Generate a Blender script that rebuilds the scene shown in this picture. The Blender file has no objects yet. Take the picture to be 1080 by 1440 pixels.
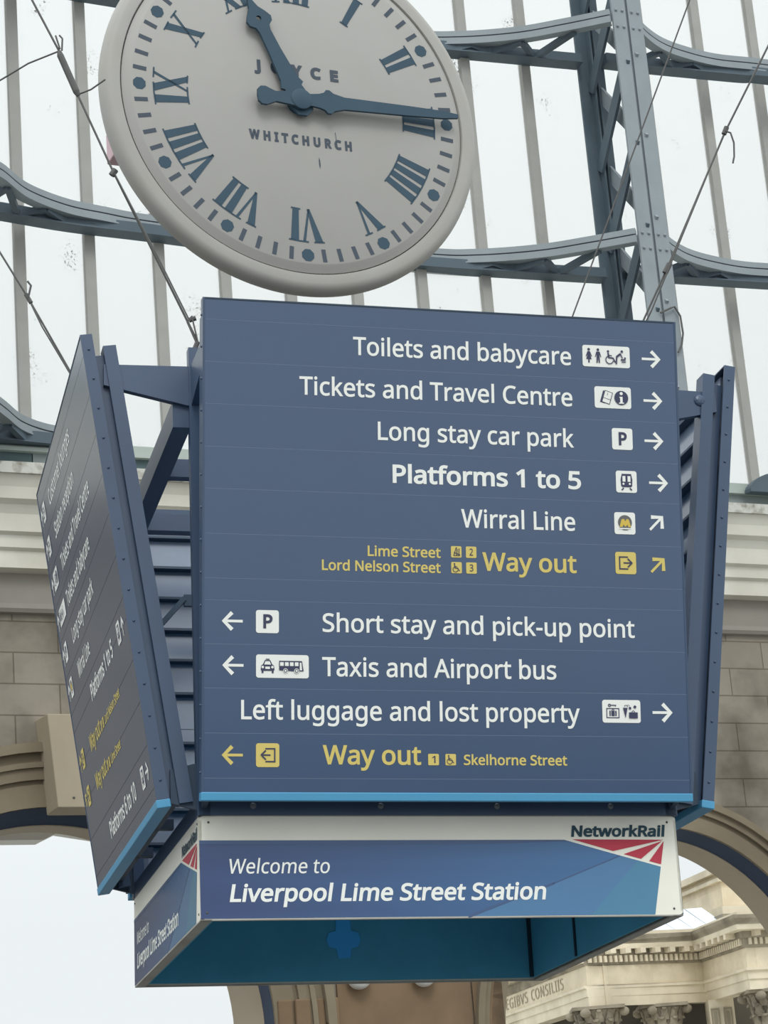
# Station concourse: a hanging direction sign and clock in front of a glazed end screen and stone arcade
import bpy, bmesh, math, random
from mathutils import Matrix, Vector
from mathutils.geometry import tessellate_polygon
C = bpy.context.scene.collection
PI = math.pi
random.seed(7)

# ------------------------------------------------------------------ camera
CZ = 1.65                                   # eye height
PITCH, ROLL, FPX = 0.288, -0.0814, 3221.7
cam = bpy.data.cameras.new('camera'); cam.sensor_fit = 'VERTICAL'; cam.sensor_height = 36.0
cam.lens = FPX / 1440 * 36; cam.clip_end = 1000
camo = bpy.data.objects.new('camera', cam); C.objects.link(camo)
fw = Vector((0, math.cos(PITCH), math.sin(PITCH))); u0 = Vector((0, -math.sin(PITCH), math.cos(PITCH))); r0 = Vector((1, 0, 0))
cr, sr = math.cos(ROLL), math.sin(ROLL)
rt = cr*r0 + sr*u0; up = -sr*r0 + cr*u0
m = Matrix((rt, up, -fw)).transposed().to_4x4(); m.translation = (0, 0, CZ)
camo.matrix_world = m
bpy.context.scene.camera = camo

# ------------------------------------------------------------------ light
vs = bpy.context.scene.view_settings
vs.view_transform = 'Standard'; vs.look = 'None'; vs.gamma = 1; vs.use_curve_mapping = False
vs.exposure = 0.12
w = bpy.data.worlds.new('overcast_sky'); bpy.context.scene.world = w; w.use_nodes = True
nt = w.node_tree; bg = nt.nodes['Background']
tc = nt.nodes.new('ShaderNodeTexCoord'); sx = nt.nodes.new('ShaderNodeSeparateXYZ')
mr = nt.nodes.new('ShaderNodeMapRange'); mr.inputs['From Min'].default_value = 0.12; mr.inputs['From Max'].default_value = 0.95
mr.inputs['To Min'].default_value = 0.83; mr.inputs['To Max'].default_value = 1.5
nt.links.new(tc.outputs['Generated'], sx.inputs[0]); nt.links.new(sx.outputs['Z'], mr.inputs['Value'])
nt.links.new(mr.outputs[0], bg.inputs['Strength']); bg.inputs['Color'].default_value = (0.93, 0.985, 1.0, 1)
sun = bpy.data.lights.new('roof_daylight', 'SUN'); sun.energy = 0.8; sun.angle = math.radians(20); sun.color = (1.0, 0.98, 0.94)
suno = bpy.data.objects.new('roof_daylight', sun); C.objects.link(suno)
suno.rotation_euler = Vector((-0.12, 0.70, -0.70)).to_track_quat('-Z', 'Y').to_euler(); suno.location = (0, 0, 40)

# ------------------------------------------------------------------ materials
def srgb(r, g, b):
    f = lambda c: (c/255/12.92) if c/255 <= 0.04045 else ((c/255+0.055)/1.055)**2.4
    return (f(r), f(g), f(b), 1)
def mat(name, rgb, rough=0.6, var=0.0, scale=3.0, spec=0.3, bump=0.0, metal=0.0, stain=None, sscale=1.0, samt=0.6):
    mt = bpy.data.materials.new(name); mt.use_nodes = True
    n = mt.node_tree; b = n.nodes['Principled BSDF']
    col = srgb(*rgb); b.inputs['Base Color'].default_value = col
    b.inputs['Roughness'].default_value = rough; b.inputs['Metallic'].default_value = metal
    b.inputs['Specular IOR Level'].default_value = spec
    if var or stain or bump:
        t = n.nodes.new('ShaderNodeTexCoord'); nz = n.nodes.new('ShaderNodeTexNoise')
        nz.inputs['Scale'].default_value = scale; nz.inputs['Detail'].default_value = 6; nz.inputs['Roughness'].default_value = 0.65
        n.links.new(t.outputs['Object'], nz.inputs['Vector'])
        rp = n.nodes.new('ShaderNodeValToRGB')
        rp.color_ramp.elements[0].position = 0.3; rp.color_ramp.elements[1].position = 0.7
        rp.color_ramp.elements[0].color = tuple(c*(1-var) for c in col[:3]) + (1,)
        rp.color_ramp.elements[1].color = tuple(min(1, c*(1+var)) for c in col[:3]) + (1,)
        n.links.new(nz.outputs['Fac'], rp.inputs[0]); out = rp.outputs[0]
        if stain:
            n2 = n.nodes.new('ShaderNodeTexNoise'); n2.inputs['Scale'].default_value = sscale; n2.inputs['Detail'].default_value = 8
            n.links.new(t.outputs['Object'], n2.inputs['Vector'])
            r2 = n.nodes.new('ShaderNodeValToRGB'); r2.color_ramp.elements[0].position = 0.45; r2.color_ramp.elements[1].position = 0.68
            r2.color_ramp.elements[0].color = (0, 0, 0, 1); r2.color_ramp.elements[1].color = (samt, samt, samt, 1)
            n.links.new(n2.outputs['Fac'], r2.inputs[0])
            mx = n.nodes.new('ShaderNodeMixRGB'); mx.inputs[2].default_value = srgb(*stain)
            n.links.new(r2.outputs[0], mx.inputs[0]); n.links.new(out, mx.inputs[1]); out = mx.outputs[0]
        n.links.new(out, b.inputs['Base Color'])
        if bump:
            bp = n.nodes.new('ShaderNodeBump'); bp.inputs['Strength'].default_value = bump; bp.inputs['Distance'].default_value = 0.05
            n.links.new(nz.outputs['Fac'], bp.inputs['Height']); n.links.new(bp.outputs[0], b.inputs['Normal'])
    return mt
def stone(name, rgb, mortar, bw, bh, stain, plane='xz', var=0.12):
    mt = mat(name, rgb, 0.85, var, 0.9, 0.15, 0.25, 0, stain, 0.7, 0.85)
    n = mt.node_tree; b = n.nodes['Principled BSDF']
    src = b.inputs['Base Color'].links[0].from_socket
    t = [q for q in n.nodes if q.type == 'TEX_COORD'][0]
    s = n.nodes.new('ShaderNodeSeparateXYZ'); c = n.nodes.new('ShaderNodeCombineXYZ')
    n.links.new(t.outputs['Object'], s.inputs[0]); n.links.new(s.outputs['X'], c.inputs[0]); n.links.new(s.outputs['Z'], c.inputs[1])
    br = n.nodes.new('ShaderNodeTexBrick'); br.inputs['Scale'].default_value = 1.0
    br.inputs['Brick Width'].default_value = bw; br.inputs['Row Height'].default_value = bh
    br.inputs['Mortar Size'].default_value = 0.018; br.inputs['Mortar Smooth'].default_value = 0.4
    br.inputs['Color1'].default_value = (1, 1, 1, 1); br.inputs['Color2'].default_value = (0.9, 0.89, 0.87, 1); br.inputs['Mortar'].default_value = mortar
    n.links.new(c.outputs[0], br.inputs['Vector'])
    mx = n.nodes.new('ShaderNodeMixRGB'); mx.blend_type = 'MULTIPLY'; mx.inputs[0].default_value = 1
    n.links.new(src, mx.inputs[1]); n.links.new(br.outputs['Color'], mx.inputs[2]); n.links.new(mx.outputs[0], b.inputs['Base Color'])
    return mt
def artwork_mat():
    # printed artwork: navy on the left running into mid blue on the right, with faint slanting streaks
    mt = mat('print_navy', (80, 100, 140), 0.26, 0.0, 1, 0.6); n = mt.node_tree; b = n.nodes['Principled BSDF']
    t = n.nodes.new('ShaderNodeTexCoord'); s = n.nodes.new('ShaderNodeSeparateXYZ'); n.links.new(t.outputs['Object'], s.inputs[0])
    mp = n.nodes.new('ShaderNodeMapping'); mp.inputs['Rotation'].default_value = (0, 0, -0.30); mp.inputs['Scale'].default_value = (0.35, 7, 1)
    nz = n.nodes.new('ShaderNodeTexNoise'); nz.inputs['Scale'].default_value = 1.2; nz.inputs['Detail'].default_value = 2
    n.links.new(t.outputs['Object'], mp.inputs[0]); n.links.new(mp.outputs[0], nz.inputs[0])
    g = n.nodes.new('ShaderNodeMath'); g.operation = 'MULTIPLY_ADD'; g.inputs[1].default_value = 0.36; g.inputs[2].default_value = 0.38; n.links.new(s.outputs['X'], g.inputs[0])
    h = n.nodes.new('ShaderNodeMath'); h.operation = 'MULTIPLY_ADD'; h.inputs[1].default_value = 0.5; n.links.new(nz.outputs['Fac'], h.inputs[0]); n.links.new(g.outputs[0], h.inputs[2])
    r = n.nodes.new('ShaderNodeValToRGB'); r.color_ramp.elements[0].position = 0.2; r.color_ramp.elements[0].color = srgb(50, 70, 116)
    r.color_ramp.elements[1].position = 1.0; r.color_ramp.elements[1].color = srgb(64, 114, 164)
    n.links.new(h.outputs[0], r.inputs[0]); n.links.new(r.outputs[0], b.inputs['Base Color']); return mt
M = dict(
 navy=mat('sign_navy', (39,72,111), 0.2, 0.05, 1.2, 1.0),
 navy_frame=mat('frame_navy', (62,82,110), 0.35, 0.08, 2.0, 0.6),
 navy_dark=mat('frame_dark_navy', (54,72,92), 0.5, 0.1, 2.0, 0.4),
 inner=mat('panel_back_grey_blue', (138,150,170), 0.16, 0.08, 2.0, 0.8),
 seam_glint=mat('board_seam_glint', (112,130,154), 0.5),  # light caught on the board edges, painted as a paler strip
 gap=mat('gap_dark', (38,50,62), 0.7),
 stripe=mat('light_blue_strip', (80,158,200), 0.4, 0.04, 2.0, 0.5),
 white=mat('vinyl_white', (250,252,247), 0.5),
 yellow=mat('vinyl_yellow', (226,206,120), 0.5),
 ink=mat('vinyl_ink', (70,74,100), 0.5),
 grey=mat('vinyl_grey', (112,112,112), 0.5),
 gold=mat('vinyl_gold', (226,196,90), 0.5),
 fascia=mat('fascia_white', (248,246,233), 0.45, 0.04, 1.5, 0.4),
 print_navy=artwork_mat(),
 print_mid=mat('print_mid_blue', (78,126,170), 0.26, 0.06, 1.5, 0.6),
 print_light=mat('print_light_blue', (76,134,168), 0.26, 0.05, 1.5, 0.6),
 print_line=mat('print_line', (62,90,134), 0.3, 0, 1, .6),
 red=mat('print_red', (196,66,84), 0.5, 0.06, 2),
 logo=mat('print_dark_teal', (40,72,88), 0.5),
 teal=mat('liner_teal', (78,162,196), 0.55, 0.15, 1.5, 0.3),
 teal_line=mat('liner_seam', (28,52,66), 0.6),
 cross=mat('blue_plate', (70,176,250), 0.5),
 flange=mat('flange_metal', (176,176,170), 0.5, 0.15, 6, 0.4, 0, 0, (140,120,104), 3, 0.6),
 bolt=mat('bolt_steel', (112,120,128), 0.4, 0, 1, 0.5, 0, 0.3),
 steel=mat('painted_steel_grey', (146,155,160), 0.55, 0.08, 1.0, 0.35),
 steel_dark=mat('painted_steel_backlit', (88,102,112), 0.6, 0.1, 1.0, 0.35),  # darker copy of the grey steel, backlit shade put into its colour
 bar=mat('glazing_bar_grey', (168,167,162), 0.7, 0.06, 2.0, 0.2),
 cable=mat('cable_steel', (92,92,90), 0.55, 0.15, 20, 0.4),
 dial=mat('dial_white', (174,172,168), 0.5, 0.03, 1.2, 0.3, 0, 0, (170,168,162), 2.0, 0.4),
 rim=mat('rim_white', (174,172,167), 0.5, 0.05, 2, 0.35, 0, 0, (172,168,158), 3.0, 0.5),
 hand=mat('hand_blue_black', (58,82,98), 0.5, 0.06, 3),
 mark=mat('dial_ink', (74,84,96), 0.5),
 pink=mat('pink_casing', (224,192,200), 0.6),
 cornice=mat('cornice_paint', (226,223,211), 0.7, 0.05, 0.8, 0.2, 0.05, 0, (186,180,164), 0.5, 0.5),
 ledge=mat('ledge_speckled', (204,204,196), 0.8, 0.06, 2.0, 0.2, 0, 0, (128,122,108), 5.0, 0.9),
 rail=mat('rail_grey_green', (176,186,180), 0.6, 0.05, 1),
 panel_grey=mat('panel_grey_green', (140,150,150), 0.6, 0.06, 1),
 panel_dark=mat('panel_dark_green', (84,102,106), 0.6, 0.06, 1),
 wall=stone('concourse_stone', (150,143,131), (0.55,0.53,0.5,1), 1.75, 0.6, (96,90,80)),
 frieze=mat('frieze_stone', (146,141,133), 0.85, 0.1, 0.5, 0.15, 0.1, 0, (140,132,120), 0.3, 0.6),
 keystone=mat('keystone_stone', (172,161,141), 0.85, 0.06, 1.0, 0.15, 0.1, 0, (160,148,126), 0.8, 0.5),
 arch=mat('arch_stone', (136,125,106), 0.85, 0.1, 0.8, 0.15, 0.15, 0, (112,101,86), 0.6, 0.7),
 pier=mat('pier_stone', (134,113,90), 0.85, 0.08, 0.8, 0.15, 0.1, 0, (112,94,76), 0.7, 0.6),
 soffit=mat('soffit_pale', (166,154,136), 0.8, 0.08, 1.0, 0.2, 0.1, 0, (150,138,120), 1.0, 0.6),
 reveal=mat('reveal_navy', (38,54,78), 0.6, 0.08, 1),
 hall=stone('hall_sandstone', (234,222,198), (0.86,0.84,0.79,1), 2.2, 0.95, (216,203,178)),
 hall_plain=mat('hall_stone_plain', (230,219,196), 0.85, 0.07, 0.6, 0.15, 0.1, 0, (190,179,157), 0.5, 0.6),
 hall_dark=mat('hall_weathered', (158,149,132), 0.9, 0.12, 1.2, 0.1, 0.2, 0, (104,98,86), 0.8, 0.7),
 hall_shade=mat('hall_wall_shade', (96,91,83), 0.9, 0.1, 0.6, 0.1, 0.1),  # shade of the recess behind the columns, put into the wall colour
 letter=mat('carved_letter', (176,164,142), 0.9),
 sheet=mat('roof_sheet', (222,230,240), 0.4, 0.04, 0.6, 0.4),
 canopy=mat('canopy_grey', (206,204,198), 0.7, 0.04, 1),
 lamp=mat('lamp_white', (232,232,226), 0.35, 0, 1, 0.5),
 floor=mat('concourse_floor', (98,96,93), 0.5, 0.1, 0.5, 0.3),
 ground=mat('street_paving', (186,184,176), 0.8, 0.1, 0.3),
)
# patterned glass: lets most of the sky through, the rest scatters; dirt specks
def glass_mat():
    mt = bpy.data.materials.new('roof_glass'); mt.use_nodes = True; n = mt.node_tree; n.nodes.clear()
    o = n.nodes.new('ShaderNodeOutputMaterial'); tr = n.nodes.new('ShaderNodeBsdfTransparent'); tl = n.nodes.new('ShaderNodeBsdfTranslucent')
    df = n.nodes.new('ShaderNodeBsdfDiffuse'); m1 = n.nodes.new('ShaderNodeMixShader'); m2 = n.nodes.new('ShaderNodeMixShader')
    tr.inputs[0].default_value = (0.92, 0.925, 0.92, 1); tl.inputs[0].default_value = (0.95, 0.95, 0.94, 1); df.inputs[0].default_value = srgb(120, 112, 100)
    m1.inputs[0].default_value = 0.25
    t = n.nodes.new('ShaderNodeTexCoord'); nz = n.nodes.new('ShaderNodeTexNoise'); nz.inputs['Scale'].default_value = 22; nz.inputs['Detail'].default_value = 4; nz.inputs['Roughness'].default_value = 0.7
    n2 = n.nodes.new('ShaderNodeTexNoise'); n2.inputs['Scale'].default_value = 0.9
    ad = n.nodes.new('ShaderNodeMath'); ad.operation = 'MULTIPLY'
    rp = n.nodes.new('ShaderNodeValToRGB'); rp.color_ramp.elements[0].position = 0.385; rp.color_ramp.elements[1].position = 0.45
    rp.color_ramp.elements[0].color = (0, 0, 0, 1); rp.color_ramp.elements[1].color = (0.8, 0.8, 0.8, 1)
    n.links.new(t.outputs['Object'], nz.inputs[0]); n.links.new(t.outputs['Object'], n2.inputs[0])
    n.links.new(nz.outputs['Fac'], ad.inputs[0]); n.links.new(n2.outputs['Fac'], ad.inputs[1]); n.links.new(ad.outputs[0], rp.inputs[0])
    n.links.new(tr.outputs[0], m1.inputs[1]); n.links.new(tl.outputs[0], m1.inputs[2])
    n.links.new(rp.outputs[0], m2.inputs[0]); n.links.new(m1.outputs[0], m2.inputs[1]); n.links.new(df.outputs[0], m2.inputs[2]); n.links.new(m2.outputs[0], o.inputs[0])
    return mt
M['glass'] = glass_mat()
pb = M['navy'].node_tree.nodes['Principled BSDF']; pb.inputs['Coat Weight'].default_value = 0.35; pb.inputs['Coat Roughness'].default_value = 0.15   # gloss film over the sign faces

# ------------------------------------------------------------------ mesh helpers
class MB:
    def __init__(s): s.bm = bmesh.new(); s.mi = 0
    def face(s, vs):
        try:
            f = s.bm.faces.new(vs); f.material_index = s.mi; return f
        except ValueError: return None
    def box(s, x0, x1, y0, y1, z0, z1, mx=None):
        v = [Vector((x, y, z)) for z in (z0, z1) for y in (y0, y1) for x in (x0, x1)]
        return s.hexa(v, mx)
    def hexa(s, v, mx=None):
        v = [s.bm.verts.new(mx @ Vector(p) if mx else p) for p in v]
        for q in ((0,2,3,1), (4,5,7,6), (0,1,5,4), (2,6,7,3), (0,4,6,2), (1,3,7,5)): s.face([v[i] for i in q])
    def bar(s, a, b, w, h, upv=(0, 0, 1)):          # rectangular bar from a to b, w sideways, h along upv
        a, b = Vector(a), Vector(b); d = (b-a).normalized(); upv = Vector(upv)
        side = d.cross(upv)
        if side.length < 1e-5: side = d.cross(Vector((1, 0, 0)))
        side.normalize(); t = side.cross(d).normalized()
        v = [p + side*i*w/2 + t*j*h/2 for j in (-1, 1) for p in (a, b) for i in (-1, 1)]
        s.hexa(v)
    def sweep(s, pts, prof, upv=(0, 0, 1), closed=False):     # profile (side, up) swept along a polyline
        P = [Vector(p) for p in pts]; rings = []; upv = Vector(upv)
        for i, p in enumerate(P):
            d = (P[min(i+1, len(P)-1)] - P[max(i-1, 0)]).normalized()
            side = d.cross(upv).normalized()
            d1 = (P[i]-P[i-1]).normalized() if i > 0 else d
            k = 1/max(0.3, abs(d1.cross(upv).normalized().dot(side)))
            rings.append([s.bm.verts.new(p + side*a*k + upv*b) for a, b in prof])
        n = len(prof)
        for i in range(len(rings)-1):
            for j in range(n): s.face([rings[i][j], rings[i][(j+1) % n], rings[i+1][(j+1) % n], rings[i+1][j]])
        s.face(rings[0]); s.face(rings[-1][::-1])
    def tube(s, pts, r, seg=8):
        P = [Vector(p) for p in pts]; rings = []
        for i, p in enumerate(P):
            d = (P[min(i+1, len(P)-1)] - P[max(i-1, 0)]).normalized()
            a = d.cross(Vector((0.3, 0.2, 1))).normalized(); b = d.cross(a)
            rr = r[i] if isinstance(r, (list, tuple)) else r
            rings.append([s.bm.verts.new(p + (a*math.cos(t*2*PI/seg) + b*math.sin(t*2*PI/seg))*rr) for t in range(seg)])
        for i in range(len(rings)-1):
            for j in range(seg): s.face([rings[i][j], rings[i][(j+1) % seg], rings[i+1][(j+1) % seg], rings[i+1][j]])
        s.face(rings[0][::-1]); s.face(rings[-1])
    def lathe(s, prof, seg=96, c=(0, 0, 0), axis='z'):        # profile (r, h)
        rings = []
        for r, h in prof:
            ring = []
            for t in range(seg):
                a = t*2*PI/seg; x, y = r*math.cos(a), r*math.sin(a)
                ring.append(s.bm.verts.new(Vector(c) + (Vector((x, y, h)) if axis == 'z' else Vector((x, -h, y)))))
            rings.append(ring)
        for i in range(len(rings)-1):
            for j in range(seg): s.face([rings[i][j], rings[i][(j+1) % seg], rings[i+1][(j+1) % seg], rings[i+1][j]])
        s.face(rings[0][::-1]); s.face(rings[-1])
    def flat(s, loops, z=0.0, mx=None):               # filled polygon with holes at height z
        vl = [[Vector((p[0], p[1], z)) for p in l] for l in loops]
        flatv = [s.bm.verts.new(mx @ v if mx else v) for l in vl for v in l]
        for t in tessellate_polygon(vl): s.face([flatv[i] for i in t])
    def prism(s, loops, z0, z1, mx=None):             # polygon (with holes) extruded from z0 to z1
        s.flat(loops, z0, mx); s.flat(loops, z1, mx)
        for l in loops:
            a = [s.bm.verts.new(mx @ Vector((p[0], p[1], z0)) if mx else Vector((p[0], p[1], z0))) for p in l]
            b = [s.bm.verts.new(mx @ Vector((p[0], p[1], z1)) if mx else Vector((p[0], p[1], z1))) for p in l]
            for i in range(len(l)): s.face([a[i], a[(i+1) % len(l)], b[(i+1) % len(l)], b[i]])
    def blob(s, c, r, mx=None):
        q = bmesh.ops.create_icosphere(s.bm, subdivisions=2, radius=1.0)
        r = r if isinstance(r, (tuple, list)) else (r, r, r)
        for v in q['verts']:
            p = Vector((v.co.x*r[0], v.co.y*r[1], v.co.z*r[2])) + Vector(c)
            v.co = mx @ p if mx else p
        for f in {f for v in q['verts'] for f in v.link_faces}: f.material_index = s.mi
def obj(name, mb, mats, parent=None, mx=None, smooth=False, bevel=0.0):
    bmesh.ops.remove_doubles(mb.bm, verts=mb.bm.verts, dist=1e-5) if smooth else None
    bmesh.ops.recalc_face_normals(mb.bm, faces=mb.bm.faces)
    me = bpy.data.meshes.new(name); mb.bm.to_mesh(me); mb.bm.free()
    for q in (mats if isinstance(mats, (list, tuple)) else [mats]): me.materials.append(M[q])
    if smooth:
        me.polygons.foreach_set('use_smooth', [True]*len(me.polygons)); me.set_sharp_from_angle(angle=math.radians(38))
    o = bpy.data.objects.new(name, me); C.objects.link(o)
    if parent: o.parent = parent
    if mx is not None: o.matrix_local = mx
    if bevel:
        bv = o.modifiers.new('bevel', 'BEVEL'); bv.width = bevel; bv.segments = 2; bv.limit_method = 'ANGLE'; bv.angle_limit = math.radians(50)
    return o
def tag(o, label=None, cat=None, group=None, kind=None):
    if label: o['label'] = label
    if cat: o['category'] = cat
    if group: o['group'] = group
    if kind: o['kind'] = kind
    return o
def thing(name, label, cat, mx, group=None):
    o = bpy.data.objects.new(name, None); o.empty_display_size = 0.2; C.objects.link(o); o.matrix_world = mx
    return tag(o, label, cat, group)
T = Matrix.Translation
def Rot(a, ax): return Matrix.Rotation(a, 4, ax)

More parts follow.
